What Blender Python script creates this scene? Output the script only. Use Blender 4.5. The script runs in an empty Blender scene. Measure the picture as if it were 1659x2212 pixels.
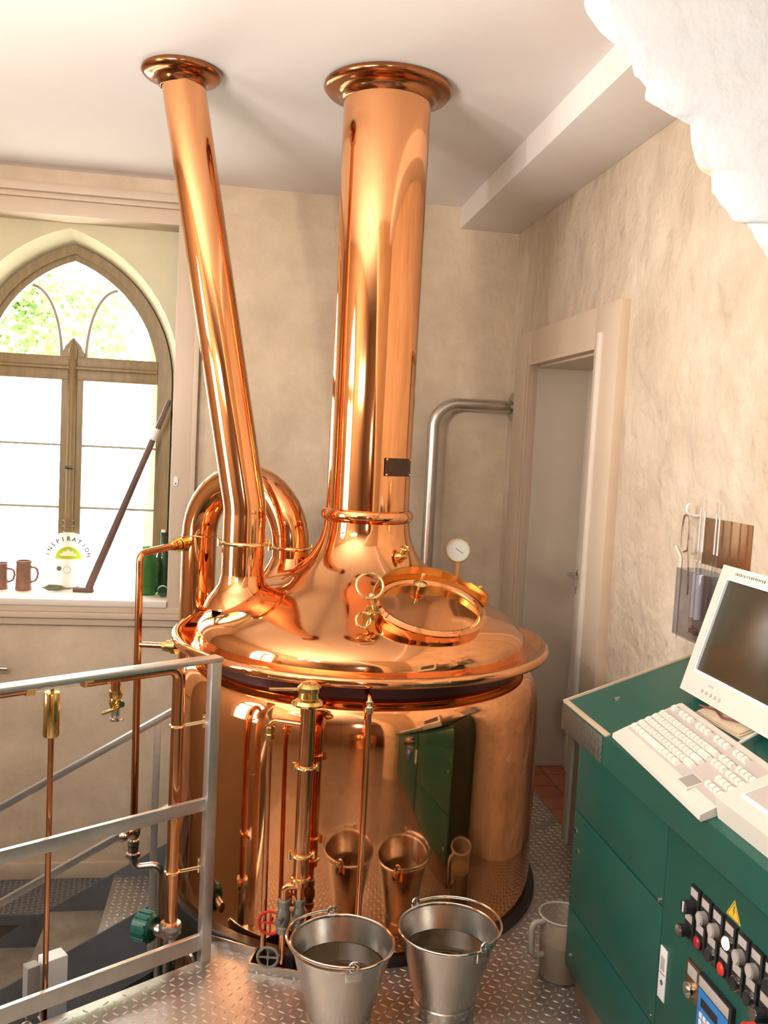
import bpy, bmesh, math, random
from mathutils import Matrix, Vector
random.seed(7)
PI = math.pi
scene = bpy.context.scene
COL = scene.collection

# ------------------------------------------------------------------ camera
cam_d = bpy.data.cameras.new('camera')
cam_d.sensor_fit = 'VERTICAL'; cam_d.sensor_height = 36.0; cam_d.lens = 32.075
cam_d.clip_start = 0.02; cam_d.clip_end = 200
cam = bpy.data.objects.new('camera', cam_d); COL.objects.link(cam)
CM = Matrix(((0.98727022, -0.03870194, -0.15427142, 0.0),
             (-0.15068849, 0.08278429, -0.98510900, 0.0),
             (0.05089688, 0.99581571, 0.07589853, 1.55),
             (0, 0, 0, 1)))
cam.matrix_world = CM
scene.camera = cam

# ------------------------------------------------------------------ world / lights / exposure
world = bpy.data.worlds.new('sky'); scene.world = world; world.use_nodes = True
wn = world.node_tree.nodes; bg = wn['Background']
bg.inputs[0].default_value = (1.0, 0.985, 0.93, 1); bg.inputs[1].default_value = 12.0
scene.view_settings.view_transform = 'Standard'; scene.view_settings.look = 'None'
scene.view_settings.gamma = 1.0; scene.view_settings.use_curve_mapping = False
scene.view_settings.exposure = 0.42
scene.cycles.use_denoising = True
scene.cycles.max_bounces = 8; scene.cycles.glossy_bounces = 6; scene.cycles.diffuse_bounces = 4
scene.cycles.transparent_max_bounces = 12
scene.cycles.sample_clamp_indirect = 6.0
scene.cycles.caustics_refractive = False; scene.cycles.caustics_reflective = False
scene.cycles.blur_glossy = 0.5

def add_light(name, kind, energy, color, M, **kw):
    d = bpy.data.lights.new(name, kind); d.energy = energy; d.color = color
    for k, v in kw.items(): setattr(d, k, v)
    o = bpy.data.objects.new(name, d); COL.objects.link(o); o.matrix_world = M
    return o
# the camera's own flash, right of the lens
add_light('camera_flash', 'AREA', 7.0, (1.0, 0.97, 0.95), CM @ Matrix.Translation((0.055, 0.01, -0.02)), shape='DISK', size=0.035)
# portals in the two windows guide the daylight (they give off no light themselves)
for nm, M, sx, sy in (('window_portal', Matrix.Translation((-0.893, 5.02, 1.57)) @ Matrix.Rotation(-PI/2, 4, 'X'), 1.0, 1.75),
                      ('window_portal', Matrix.Translation((-2.47, 2.1, 1.57)) @ Matrix.Rotation(-PI/2, 4, 'Y'), 1.75, 1.0)):
    o = add_light(nm, 'AREA', 1.0, (1, 1, 1), M, shape='RECTANGLE', size=sx, size_y=sy)
    o.data.cycles.is_portal = True
LAMP_ENERGY = 42.0; LAMP_COLOR = (1.0, 0.89, 0.79)

# ------------------------------------------------------------------ materials
def mat(name, color, rough=0.5, metal=0.0, var=0.0, vscale=6.0, bump=0.0, bscale=40.0, dark=None, spec=0.5,
        emit=None, estr=0.0, detail=6.0, stretch=None, bdist=0.01, ior=None, trans=0.0, coat=0.0):
    m = bpy.data.materials.new(name); m.use_nodes = True
    nt = m.node_tree; b = nt.nodes['Principled BSDF']
    b.inputs['Base Color'].default_value = (*color, 1); b.inputs['Roughness'].default_value = rough
    b.inputs['Metallic'].default_value = metal; b.inputs['Specular IOR Level'].default_value = spec
    b.inputs['Coat Weight'].default_value = coat
    if ior: b.inputs['IOR'].default_value = ior
    if trans: b.inputs['Transmission Weight'].default_value = trans
    if emit: b.inputs['Emission Color'].default_value = (*emit, 1); b.inputs['Emission Strength'].default_value = estr
    if var or bump:
        tc = nt.nodes.new('ShaderNodeTexCoord'); src = tc.outputs['Object']
        if stretch:
            mp = nt.nodes.new('ShaderNodeMapping'); mp.inputs['Scale'].default_value = stretch
            nt.links.new(src, mp.inputs['Vector']); src = mp.outputs['Vector']
    if var:
        n = nt.nodes.new('ShaderNodeTexNoise'); n.inputs['Scale'].default_value = vscale; n.inputs['Detail'].default_value = detail
        n.inputs['Roughness'].default_value = 0.62
        nt.links.new(src, n.inputs['Vector'])
        r = nt.nodes.new('ShaderNodeValToRGB'); r.color_ramp.elements[0].position = 0.32; r.color_ramp.elements[1].position = 0.68
        d = dark or tuple(c * (1 - var) for c in color)
        r.color_ramp.elements[0].color = (*d, 1); r.color_ramp.elements[1].color = (*color, 1)
        nt.links.new(n.outputs['Fac'], r.inputs['Fac']); nt.links.new(r.outputs['Color'], b.inputs['Base Color'])
    if bump:
        n2 = nt.nodes.new('ShaderNodeTexNoise'); n2.inputs['Scale'].default_value = bscale; n2.inputs['Detail'].default_value = 5
        nt.links.new(src, n2.inputs['Vector'])
        bp = nt.nodes.new('ShaderNodeBump'); bp.inputs['Strength'].default_value = bump; bp.inputs['Distance'].default_value = bdist
        nt.links.new(n2.outputs['Fac'], bp.inputs['Height']); nt.links.new(bp.outputs['Normal'], b.inputs['Normal'])
    return m
def thin_glass(name, tint=(1, 1, 1), refl=0.03, rough=0.02, frost=0.0, frost_col=(0.9, 0.88, 0.84)):
    m = bpy.data.materials.new(name); m.use_nodes = True; nt = m.node_tree
    for n in list(nt.nodes):
        if n.type == 'BSDF_PRINCIPLED': nt.nodes.remove(n)
    out = [n for n in nt.nodes if n.type == 'OUTPUT_MATERIAL'][0]
    t = nt.nodes.new('ShaderNodeBsdfTransparent'); t.inputs[0].default_value = (*tint, 1)
    g = nt.nodes.new('ShaderNodeBsdfGlossy'); g.inputs['Roughness'].default_value = rough
    lw = nt.nodes.new('ShaderNodeLayerWeight'); lw.inputs['Blend'].default_value = 0.5
    pw = nt.nodes.new('ShaderNodeMath'); pw.operation = 'POWER'; pw.inputs[1].default_value = 4.0
    nt.links.new(lw.outputs['Facing'], pw.inputs[0])
    fr = nt.nodes.new('ShaderNodeMath'); fr.operation = 'MULTIPLY_ADD'; fr.inputs[1].default_value = 0.7; fr.inputs[2].default_value = refl
    nt.links.new(pw.outputs[0], fr.inputs[0])
    if frost:
        tr_ = nt.nodes.new('ShaderNodeBsdfTranslucent'); tr_.inputs[0].default_value = (*frost_col, 1)
        df_ = nt.nodes.new('ShaderNodeBsdfDiffuse'); df_.inputs[0].default_value = (*frost_col, 1)
        m2 = nt.nodes.new('ShaderNodeMixShader'); nt.links.new(tr_.outputs[0], m2.inputs[1]); nt.links.new(df_.outputs[0], m2.inputs[2])
        m3 = nt.nodes.new('ShaderNodeMixShader'); m3.inputs[0].default_value = frost
        nt.links.new(t.outputs[0], m3.inputs[1]); nt.links.new(m2.outputs[0], m3.inputs[2]); t = m3
    mx = nt.nodes.new('ShaderNodeMixShader')
    nt.links.new(fr.outputs[0], mx.inputs[0]); nt.links.new(t.outputs[0], mx.inputs[1]); nt.links.new(g.outputs[0], mx.inputs[2])
    nt.links.new(mx.outputs[0], out.inputs['Surface'])
    return m
MT = dict(
    copper=mat('polished_copper', (0.90, 0.43, 0.195), 0.065, 1.0, var=0.10, vscale=3.0, bump=0.012, bscale=5.0),
    copper_pipe=mat('copper_tube', (0.86, 0.40, 0.19), 0.14, 1.0, var=0.25, vscale=9.0, bump=0.02, bscale=30.0),
    copper_dark=mat('dark_copper', (0.42, 0.17, 0.07), 0.16, 1.0, var=0.3, vscale=8.0),
    brass=mat('brass', (0.88, 0.60, 0.22), 0.16, 1.0, var=0.2, vscale=14.0),
    brass_pale=mat('pale_brass', (0.93, 0.74, 0.42), 0.12, 1.0),
    steel=mat('brushed_steel', (0.62, 0.60, 0.57), 0.27, 1.0, var=0.12, vscale=25.0),
    steel_flat=mat('galvanised_flat_bar', (0.76, 0.76, 0.75), 0.33, 0.9, var=0.15, vscale=18.0),
    bucket=mat('bucket_steel', (0.60, 0.57, 0.53), 0.25, 1.0, var=0.10, vscale=30.0, stretch=(1, 1, 0.06)),
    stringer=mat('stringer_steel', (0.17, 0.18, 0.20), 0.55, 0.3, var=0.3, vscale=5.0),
    checker=mat('checker_plate', (0.50, 0.465, 0.43), 0.36, 0.75, var=0.30, vscale=7.0, bump=0.05, bscale=60),
    checker_bump=mat('checker_plate_lug', (0.66, 0.62, 0.58), 0.30, 0.8),
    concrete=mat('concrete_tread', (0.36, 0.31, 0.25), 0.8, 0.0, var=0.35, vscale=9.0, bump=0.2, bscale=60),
    plaster=mat('plaster_beige', (0.72, 0.585, 0.43), 0.9, 0.0, var=0.22, vscale=3.2, bump=0.6, bscale=7.0, bdist=0.03, dark=(0.54, 0.425, 0.305), detail=12.0),
    plaster_r=mat('plaster_warm', (0.66, 0.555, 0.44), 0.9, 0.0, var=0.2, vscale=2.6, bump=0.9, bscale=5.5, bdist=0.06, dark=(0.50, 0.395, 0.295), detail=12.0),
    niche=mat('plaster_niche', (0.70, 0.64, 0.44), 0.9, 0.0, var=0.15, vscale=3.0, bump=0.3, bscale=10.0),
    rock=mat('whitewashed_masonry', (0.78, 0.77, 0.74), 0.9, 0.0, var=0.06, vscale=8.0, bump=0.8, bscale=26.0, bdist=0.010),
    ceiling=mat('ceiling_paint', (0.86, 0.80, 0.78), 0.85, 0.0, var=0.04, vscale=1.5),
    timber=mat('painted_timber', (0.62, 0.49, 0.37), 0.5, 0.0, var=0.05, vscale=4.0),
    door_paint=mat('door_paint', (0.62, 0.53, 0.42), 0.45, 0.0, var=0.04, vscale=3.0),
    sill=mat('sill_paint', (0.78, 0.70, 0.62), 0.45),
    oak=mat('window_oak', (0.25, 0.165, 0.06), 0.45, 0.0, var=0.3, vscale=7.0, stretch=(6, 6, 1)),
    bar=mat('glazing_bar', (0.34, 0.31, 0.24), 0.5),
    glass=thin_glass('window_glass'),
    clear=thin_glass('clear_glass', (0.93, 0.93, 0.93)),
    acrylic=thin_glass('smoked_acrylic', (0.80, 0.81, 0.84)),
    green=mat('green_enamel', (0.010, 0.085, 0.066), 0.30, 0.0, var=0.15, vscale=3.0, bump=0.03, bscale=200, spec=0.5),
    green_edge=mat('desk_edge_strip', (0.46, 0.36, 0.26), 0.45),
    plinth=mat('plinth_brown', (0.16, 0.11, 0.08), 0.6),
    beige_pl=mat('computer_plastic', (0.63, 0.60, 0.545), 0.45),
    key_pl=mat('key_plastic', (0.74, 0.71, 0.66), 0.4),
    screen=mat('dark_screen', (0.03, 0.03, 0.018), 0.22, 0.0, spec=0.6),
    black_pl=mat('black_plastic', (0.018, 0.018, 0.02), 0.35),
    grey_pl=mat('grey_plastic', (0.30, 0.28, 0.26), 0.45),
    label_gr=mat('label_grey', (0.46, 0.42, 0.40), 0.5),
    red_pl=mat('red_button', (0.62, 0.035, 0.02), 0.3),
    darkred=mat('dark_red_button', (0.33, 0.005, 0.02), 0.3),
    white_pl=mat('white_plastic', (0.85, 0.85, 0.87), 0.4),
    yellow=mat('warning_yellow', (0.85, 0.52, 0.02), 0.4),
    blue=mat('keypad_blue', (0.03, 0.20, 0.55), 0.35),
    lamp_on=mat('lit_lens', (1.0, 0.85, 0.55), 0.3, emit=(1.0, 0.78, 0.38), estr=1.6),
    sticker=mat('cream_sticker', (0.88, 0.84, 0.64), 0.6),
    ink=mat('grey_ink', (0.12, 0.11, 0.11), 0.6),
    stoneware=mat('brown_stoneware', (0.27, 0.13, 0.085), 0.4, 0.0, var=0.3, vscale=12),
    green_glass=mat('green_glass', (0.10, 0.30, 0.08), 0.08, 0.0, trans=0.6, ior=1.2),
    dark_glass=mat('dark_bottle_glass', (0.015, 0.045, 0.02), 0.08),
    moss=mat('mossy_green', (0.22, 0.22, 0.11), 0.8, 0.0, var=0.5, vscale=30, bump=0.5, bscale=50),
    dark_wood=mat('dark_handle_wood', (0.16, 0.085, 0.065), 0.55, 0.0, var=0.4, vscale=12, stretch=(1, 1, 0.2)),
    ferrule=mat('pale_ferrule', (0.78, 0.74, 0.66), 0.4),
    milk=thin_glass('frosted_disc', (0.97, 0.97, 0.93), frost=0.7, frost_col=(0.93, 0.93, 0.88)),
    sun=thin_glass('lime_print', (0.9, 0.95, 0.4), frost=0.8, frost_col=(0.66, 0.78, 0.08)),
    pale=mat('pale_print', (0.85, 0.86, 0.66), 0.5),
    jug=thin_glass('frosted_jug', (0.92, 0.89, 0.84), rough=0.2, frost=0.3, frost_col=(0.75, 0.68, 0.60)),
    jug_solid=mat('jug_plastic', (0.66, 0.59, 0.51), 0.5, trans=0.35, ior=1.1),
    beer=mat('pale_yellow_liquid', (0.60, 0.52, 0.34), 0.2, trans=0.25, ior=1.1),
    wort=mat('brown_wort', (0.045, 0.028, 0.010), 0.05, 0.0, spec=0.28),
    valve_grey=mat('valve_body', (0.34, 0.34, 0.31), 0.4, 0.7, var=0.4, vscale=30),
    valve_green=mat('green_actuator', (0.01, 0.11, 0.075), 0.4),
    tile=mat('terracotta_tile', (0.36, 0.12, 0.06), 0.55, 0.0, var=0.25, vscale=9),
    rubber=mat('black_rubber', (0.012, 0.011, 0.010), 0.4),
    chrome=mat('chrome', (0.80, 0.79, 0.77), 0.12, 1.0),
    plate_br=mat('bronze_plate', (0.36, 0.22, 0.12), 0.32, 0.9, var=0.15, vscale=3, stretch=(1, 8, 0.5)),
    name_pl=mat('dark_name_plate', (0.075, 0.035, 0.018), 0.35, 0.4, var=0.3, vscale=60),
    paper=mat('old_paper', (0.60, 0.50, 0.36), 0.8, var=0.2, vscale=20),
    cable=mat('cable_grey', (0.55, 0.56, 0.52), 0.5),
    cable_d=mat('cable_maroon', (0.18, 0.05, 0.035), 0.5),
    dial=mat('dial_face', (0.90, 0.88, 0.80), 0.5),
    leaf=mat('tree_leaf', (0.30, 0.52, 0.14), 0.6, var=0.45, vscale=1.2),
    bark=mat('tree_bark', (0.18, 0.13, 0.08), 0.9, var=0.4, vscale=9),
    gravel=mat('pale_gravel', (0.80, 0.80, 0.74), 0.9, var=0.12, vscale=4),
    thread=mat('hydrometer_paper', (0.86, 0.84, 0.88), 0.6),
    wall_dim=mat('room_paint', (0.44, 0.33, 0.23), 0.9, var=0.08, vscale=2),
    wall_brown=mat('brown_panelling', (0.24, 0.14, 0.075), 0.5, var=0.3, vscale=4, stretch=(4, 4, 0.6)),
    gap=mat('gap_shade', (0.10, 0.035, 0.035), 0.45, 0.6),
)

# ------------------------------------------------------------------ mesh helpers
XF = {}
class MB:
    def __init__(s): s.v = []; s.f = []
    def add(s, vs, fs):
        n = len(s.v); s.v += [Vector(p) for p in vs]; s.f += [[i + n for i in f] for f in fs]; return s
    def box(s, a, b, M=None):
        x0, y0, z0 = a; x1, y1, z1 = b
        vs = [Vector(p) for p in ((x0, y0, z0), (x1, y0, z0), (x1, y1, z0), (x0, y1, z0), (x0, y0, z1), (x1, y0, z1), (x1, y1, z1), (x0, y1, z1))]
        if M: vs = [M @ p for p in vs]
        return s.add(vs, [(0, 3, 2, 1), (4, 5, 6, 7), (0, 1, 5, 4), (1, 2, 6, 5), (2, 3, 7, 6), (3, 0, 4, 7)])
    def bbox(s, a, b, r=0.004, M=None):
        """box with chamfered edges"""
        bm = bmesh.new(); bmesh.ops.create_cube(bm, size=1)
        c = [(a[i] + b[i]) / 2 for i in range(3)]; d = [abs(b[i] - a[i]) for i in range(3)]
        for v in bm.verts: v.co = Vector([c[i] + v.co[i] * d[i] for i in range(3)])
        bmesh.ops.bevel(bm, geom=bm.edges[:], offset=min(r, min(d) * 0.45), segments=2, affect='EDGES', profile=0.6)
        bm.verts.index_update()
        vs = [(M @ v.co if M else v.co.copy()) for v in bm.verts]
        fs = [[v.index for v in f.verts] for f in bm.faces]; bm.free()
        return s.add(vs, fs)
    def ring_strip(s, rings, close_u=True, cap0=False, cap1=False):
        n = len(rings[0]); vs = [p for r in rings for p in r]; fs = []
        for i in range(len(rings) - 1):
            for j in range(n if close_u else n - 1):
                k = (j + 1) % n
                fs.append((i * n + j, i * n + k, (i + 1) * n + k, (i + 1) * n + j))
        if cap0: fs.append(list(range(n))[::-1])
        if cap1: fs.append([(len(rings) - 1) * n + j for j in range(n)])
        return s.add(vs, fs)
    def lathe(s, prof, c=(0, 0, 0), seg=32, M=None, cap0=False, cap1=False, a0=0.0, a1=2 * PI):
        """prof = [(r, z)...] about the z axis at c (or the frame M)"""
        T = M or Matrix.Translation(c); full = abs(a1 - a0 - 2 * PI) < 1e-6
        rings = []
        for r, z in prof:
            rings.append([T @ Vector((r * math.cos(a0 + (a1 - a0) * j / seg), r * math.sin(a0 + (a1 - a0) * j / seg), z)) for j in range(seg if full else seg + 1)])
        return s.ring_strip(rings, full, cap0, cap1)
    def cyl(s, p, q, r, seg=16, r2=None):
        p = Vector(p); q = Vector(q); d = q - p
        M = Matrix.Translation(p) @ d.to_track_quat('Z', 'Y').to_matrix().to_4x4()
        return s.lathe([(r, 0), (r2 if r2 is not None else r, d.length)], M=M, seg=seg, cap0=True, cap1=True)
    def path(s, pts, fil=0.05, n=8):
        pts = [Vector(p) for p in pts]; out = [pts[0]]
        fils = fil if isinstance(fil, (list, tuple)) else [fil] * len(pts)
        for i in range(1, len(pts) - 1):
            a, b, c = pts[i - 1], pts[i], pts[i + 1]
            u = (a - b).normalized(); w = (c - b).normalized(); ang = u.angle(w)
            R = fils[i]; t = min(R / max(math.tan(ang / 2), 1e-4), (a - b).length * 0.49, (c - b).length * 0.49); R = t * math.tan(ang / 2)
            cen = b + (u + w).normalized() * (R / math.sin(ang / 2))
            p0 = b + u * t; p1 = b + w * t
            if ang > PI - 0.02 or R < 1e-4: out.append(b); continue
            v0 = p0 - cen; v1 = p1 - cen; th = v0.angle(v1)
            for k in range(n + 1):
                f = k / n
                out.append(cen + (v0 * math.sin((1 - f) * th) + v1 * math.sin(f * th)) / math.sin(th))
        out.append(pts[-1]); return out
    def tube(s, pts, r, seg=14, fil=None, n=8, cap=True, sq=False):
        if fil: pts = s.path(pts, fil, n)
        pts = [Vector(p) for p in pts]
        rr = r if isinstance(r, (list, tuple)) else [r] * len(pts)
        t0 = (pts[1] - pts[0]).normalized(); up = Vector((0, 0, 1)) if abs(t0.z) < 0.9 else Vector((1, 0, 0))
        nx = t0.cross(up).normalized(); rings = []; prev = t0
        for i, p in enumerate(pts):
            if i == 0: t = t0
            elif i == len(pts) - 1: t = (pts[i] - pts[i - 1]).normalized()
            else: t = ((pts[i] - pts[i - 1]).normalized() + (pts[i + 1] - pts[i]).normalized()).normalized()
            q = prev.rotation_difference(t); nx = (q @ nx).normalized(); prev = t
            ny = t.cross(nx).normalized()
            rings.append([p + nx * rr[i] * math.cos(2 * PI * j / seg) + ny * rr[i] * math.sin(2 * PI * j / seg) for j in range(seg)])
        return s.ring_strip(rings, True, cap, cap)
    def torus(s, R, r, M, seg=40, mseg=12, a0=0, a1=2 * PI):
        return s.lathe_ring(R, r, M, seg, mseg, a0, a1)
    def lathe_ring(s, R, r, M, seg, mseg, a0, a1):
        full = abs(a1 - a0 - 2 * PI) < 1e-6; rings = []
        for j in range(seg if full else seg + 1):
            a = a0 + (a1 - a0) * j / seg
            rings.append([M @ Vector(((R + r * math.cos(2 * PI * k / mseg)) * math.cos(a), (R + r * math.cos(2 * PI * k / mseg)) * math.sin(a), r * math.sin(2 * PI * k / mseg))) for k in range(mseg)])
        if full: rings.append(rings[0])
        return s.ring_strip(rings, True, not full, not full)
    def sphere(s, c, r, seg=16, sc=(1, 1, 1)):
        prof = [(max(1e-4, math.sin(PI * i / (seg // 2))), -math.cos(PI * i / (seg // 2))) for i in range(seg // 2 + 1)]
        M = Matrix.Translation(c) @ Matrix.Diagonal((r * sc[0], r * sc[1], r * sc[2], 1))
        return s.lathe(prof, M=M, seg=seg)
    def prism(s, poly, d0, d1, fn):
        """poly = 2-D outline, extruded from d0 to d1; fn(u, v, d) -> point"""
        n = len(poly)
        vs = [fn(u, v, d0) for u, v in poly] + [fn(u, v, d1) for u, v in poly]
        fs = [list(range(n))[::-1], [n + i for i in range(n)]] + [(i, (i + 1) % n, n + (i + 1) % n, n + i) for i in range(n)]
        return s.add(vs, fs)
    def build(s, name, m, parent=None, smooth=True, angle=35, kind=None, label=None, local=False):
        me = bpy.data.meshes.new(name)
        vs = s.v
        if parent is not None and not local:
            inv = XF[parent].inverted(); vs = [inv @ p for p in vs]
        me.from_pydata([tuple(p) for p in vs], [], s.f)
        bm = bmesh.new(); bm.from_mesh(me); bmesh.ops.remove_doubles(bm, verts=bm.verts[:], dist=1e-6)
        bmesh.ops.recalc_face_normals(bm, faces=bm.faces[:]); bm.to_mesh(me); bm.free()
        me.materials.append(MT[m] if isinstance(m, str) else m)
        if smooth:
            me.polygons.foreach_set('use_smooth', [True] * len(me.polygons))
            me.set_sharp_from_angle(angle=math.radians(angle))
        o = bpy.data.objects.new(name, me); COL.objects.link(o)
        if parent is not None: o.parent = parent; XF[o] = XF[parent]
        else: XF[o] = Matrix.Identity(4)
        if kind: o['kind'] = kind
        if label: o['label'] = label
        return o
def thing(name, label, cat, loc=(0, 0, 0), M=None, group=None, kind=None):
    o = bpy.data.objects.new(name, None); COL.objects.link(o); o.empty_display_size = 0.05
    T = M if M is not None else Matrix.Translation(loc)
    o.matrix_world = T; XF[o] = T
    o['label'] = label
    if cat: o['category'] = cat
    if group: o['group'] = group
    if kind: o['kind'] = kind
    return o
def tag(o, label, cat=None, group=None, kind=None):
    o['label'] = label
    if cat: o['category'] = cat
    if group: o['group'] = group
    if kind: o['kind'] = kind
    return o
def dup_piece(o, T):
    c = o.copy(); COL.objects.link(c); c.parent = o.parent; c.matrix_basis = T; XF[c] = XF[o]
    return c
def text(name, s, size, m, parent, M, ext=0.0003):
    cu = bpy.data.curves.new(name, 'FONT'); cu.body = s; cu.size = size; cu.extrude = ext; cu.offset = 0.0012
    cu.align_x = 'CENTER'; cu.align_y = 'CENTER'; cu.resolution_u = 2
    t = bpy.data.objects.new(name, cu); COL.objects.link(t)
    dg = bpy.context.evaluated_depsgraph_get(); me = bpy.data.meshes.new_from_object(t.evaluated_get(dg))
    bpy.data.objects.remove(t); me.materials.clear(); me.materials.append(MT[m])
    o = bpy.data.objects.new(name, me); COL.objects.link(o); o.parent = parent; o.matrix_basis = XF[parent].inverted() @ M
    XF[o] = M
    return o
def frame(o, x, y, z):
    M = Matrix.Identity(4)
    for i, a in enumerate((x, y, z)):
        a = Vector(a).normalized()
        for k in range(3): M[k][i] = a[k]
    for k in range(3): M[k][3] = o[k]
    return M
def plate_hole(outer, hole_f, hole_b, d0, d1, fn, name, m, parent=None, kind='structure', label=None):
    """wall slab from depth d0 to d1 with one opening; the opening may splay from hole_f to hole_b"""
    bm = bmesh.new()
    def loop(poly, d):
        vs = [bm.verts.new(fn(u, v, d)) for u, v in poly]
        return vs, [bm.edges.new((vs[i], vs[(i + 1) % len(vs)])) for i in range(len(vs))]
    ov0, oe0 = loop(outer, d0); hv0, he0 = loop(hole_f, d0)
    ov1, oe1 = loop(outer, d1); hv1, he1 = loop(hole_b, d1)
    bmesh.ops.triangle_fill(bm, use_beauty=True, edges=oe0 + he0)
    bmesh.ops.triangle_fill(bm, use_beauty=True, edges=oe1 + he1)
    for a, b in ((ov0, ov1), (hv0, hv1)):
        for i in range(len(a)):
            k = (i + 1) % len(a); bm.faces.new((a[i], a[k], b[k], b[i]))
    bmesh.ops.recalc_face_normals(bm, faces=bm.faces[:])
    me = bpy.data.meshes.new(name); bm.to_mesh(me); bm.free(); me.materials.append(MT[m])
    me.polygons.foreach_set('use_smooth', [True] * len(me.polygons)); me.set_sharp_from_angle(angle=math.radians(25))
    o = bpy.data.objects.new(name, me); COL.objects.link(o); XF[o] = Matrix.Identity(4)
    if parent: o.parent = parent
    elif kind: o['kind'] = kind
    if label: o['label'] = label
    return o
def inside(p, poly):
    x, y = p; c = False
    for i in range(len(poly)):
        x0, y0 = poly[i]; x1, y1 = poly[i - 1]
        if (y0 > y) != (y1 > y) and x < (x1 - x0) * (y - y0) / (y1 - y0) + x0: c = not c
    return c

# ------------------------------------------------------------------ the setting
ZC = 2.771; YB = 4.68; XR = 1.369; XL = -2.3; YF = -2.6; ZS = 2.662; XS = 1.052
KC = (0.443, 3.215); KR = 0.646
RU = Vector((-0.835, -0.551, 0)).normalized()      # direction of the railing / platform edge
P0 = Vector((-0.05, 2.64, 0)); RN = Vector((-0.551, 0.835, 0)).normalized()

far = P0 + RU * 2.55
FLOOR = [(P0.x, P0.y), (-0.063, 2.724), (0.094, 2.631), (0.072, 2.556), (0.221, 2.504), (0.37, 2.495), (0.42, 2.6), (0.42, 3.3), (0.40, 3.3), (0.40, YB),
         (XR, YB), (XR, YF), (XL, YF), (XL, far.y), (far.x, far.y)]
fl = MB().prism(FLOOR, -0.03, 0.0, lambda u, v, d: Vector((u, v, d))).build('floor', 'checker', None, False, kind='structure', label='steel checker plate platform around the kettle')

def lug_mesh(mb, x, y, z, ang, L=0.0128, Wd=0.0042, h=0.0022):
    c, s_ = math.cos(ang), math.sin(ang)
    P = lambda a, b, q: Vector((x + a * c - b * s_, y + a * s_ + b * c, z + q))
    vs = [P(-L, 0, -0.0005), P(-L * 0.5, -Wd * 0.8, -0.0005), P(0, -Wd, -0.0005), P(L * 0.5, -Wd * 0.8, -0.0005), P(L, 0, -0.0005), P(L * 0.5, Wd * 0.8, -0.0005), P(0, Wd, -0.0005), P(-L * 0.5, Wd * 0.8, -0.0005),
          P(-L * 0.55, 0, h * 0.8), P(0, -Wd * 0.4, h), P(L * 0.55, 0, h * 0.8), P(0, Wd * 0.4, h)]
    mb.add(vs, [(0, 1, 8), (1, 2, 9, 8), (2, 3, 10, 9), (3, 4, 10), (4, 5, 10), (5, 6, 11, 10), (6, 7, 8, 11), (7, 0, 8), (8, 9, 10, 11)])
def lugs(mb, x0, x1, y0, y1, z, rot, ok, pitch=0.0255, L=0.0128):
    cx, cy = (x0 + x1) / 2, (y0 + y1) / 2; R = math.hypot(x1 - x0, y1 - y0) / 2; n = int(R / pitch) + 2
    for i in range(-n, n):
        for j in range(-n, n):
            a, b = i * pitch, j * pitch
            x = cx + a * math.cos(rot) - b * math.sin(rot); y = cy + a * math.sin(rot) + b * math.cos(rot)
            if x0 < x < x1 and y0 < y < y1 and ok(x, y):
                lug_mesh(mb, x, y, z, rot + (PI / 4 if (i + j) % 2 else -PI / 4), L)
mb = MB()
lugs(mb, -0.75, 1.36, 1.75, 4.4, 0.0, 0.12, lambda x, y: inside((x, y), FLOOR) and math.hypot(x - KC[0], y - KC[1]) > 0.68 and min(
    abs((Vector((x, y, 0)) - P0).dot(RN)), 1) > 0.02)
mb.build('tread_lug', 'checker_bump', fl, True, 60, kind='stuff')
# kerb bars round the pipe notch
mb = MB()
kp = [(-0.063, 2.724), (0.094, 2.631), (0.072, 2.556), (0.221, 2.504), (0.37, 2.495)]
for a, b in zip(kp, kp[1:]):
    d = (Vector((*b, 0)) - Vector((*a, 0))); M = frame((*a, 0), d, Vector((-d.y, d.x, 0)), (0, 0, 1))
    mb.bbox((-0.002, -0.003, -0.12), (d.length + 0.002, 0.003, 0.028), 0.001, M)
mb.build('notch_kerb', 'steel', fl)
# lower level behind the railing
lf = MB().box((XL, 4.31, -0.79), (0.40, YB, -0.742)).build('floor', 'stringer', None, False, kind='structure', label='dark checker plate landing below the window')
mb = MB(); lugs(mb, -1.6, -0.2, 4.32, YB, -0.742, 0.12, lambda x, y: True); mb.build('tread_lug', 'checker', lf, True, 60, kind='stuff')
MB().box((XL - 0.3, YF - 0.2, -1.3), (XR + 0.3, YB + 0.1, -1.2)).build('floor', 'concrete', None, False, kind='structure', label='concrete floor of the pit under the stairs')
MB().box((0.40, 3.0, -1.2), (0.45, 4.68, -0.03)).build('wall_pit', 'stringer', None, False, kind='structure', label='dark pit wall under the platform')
MB().prism([(far.x, far.y), (P0.x, P0.y)], 0, 1, lambda u, v, d: Vector((u, v, -1.2 + 1.17 * d))).build('wall_pit', 'stringer', None, False, kind='structure', label='dark pit wall below the railing') if False else None

# ceiling + boxed beam
MB().box((XL - 0.3, YF - 0.3, ZC), (XR + 0.6, YB + 0.6, ZC + 0.1)).build('ceiling', 'ceiling', None, False, kind='structure', label='smooth white painted ceiling')
MB().bbox((XS, 0.97, ZS), (XR, YB, ZC + 0.02), 0.004).build('trim_1', 'ceiling', None, kind='structure', label='boxed-in white beam along the ceiling edge')

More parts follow.
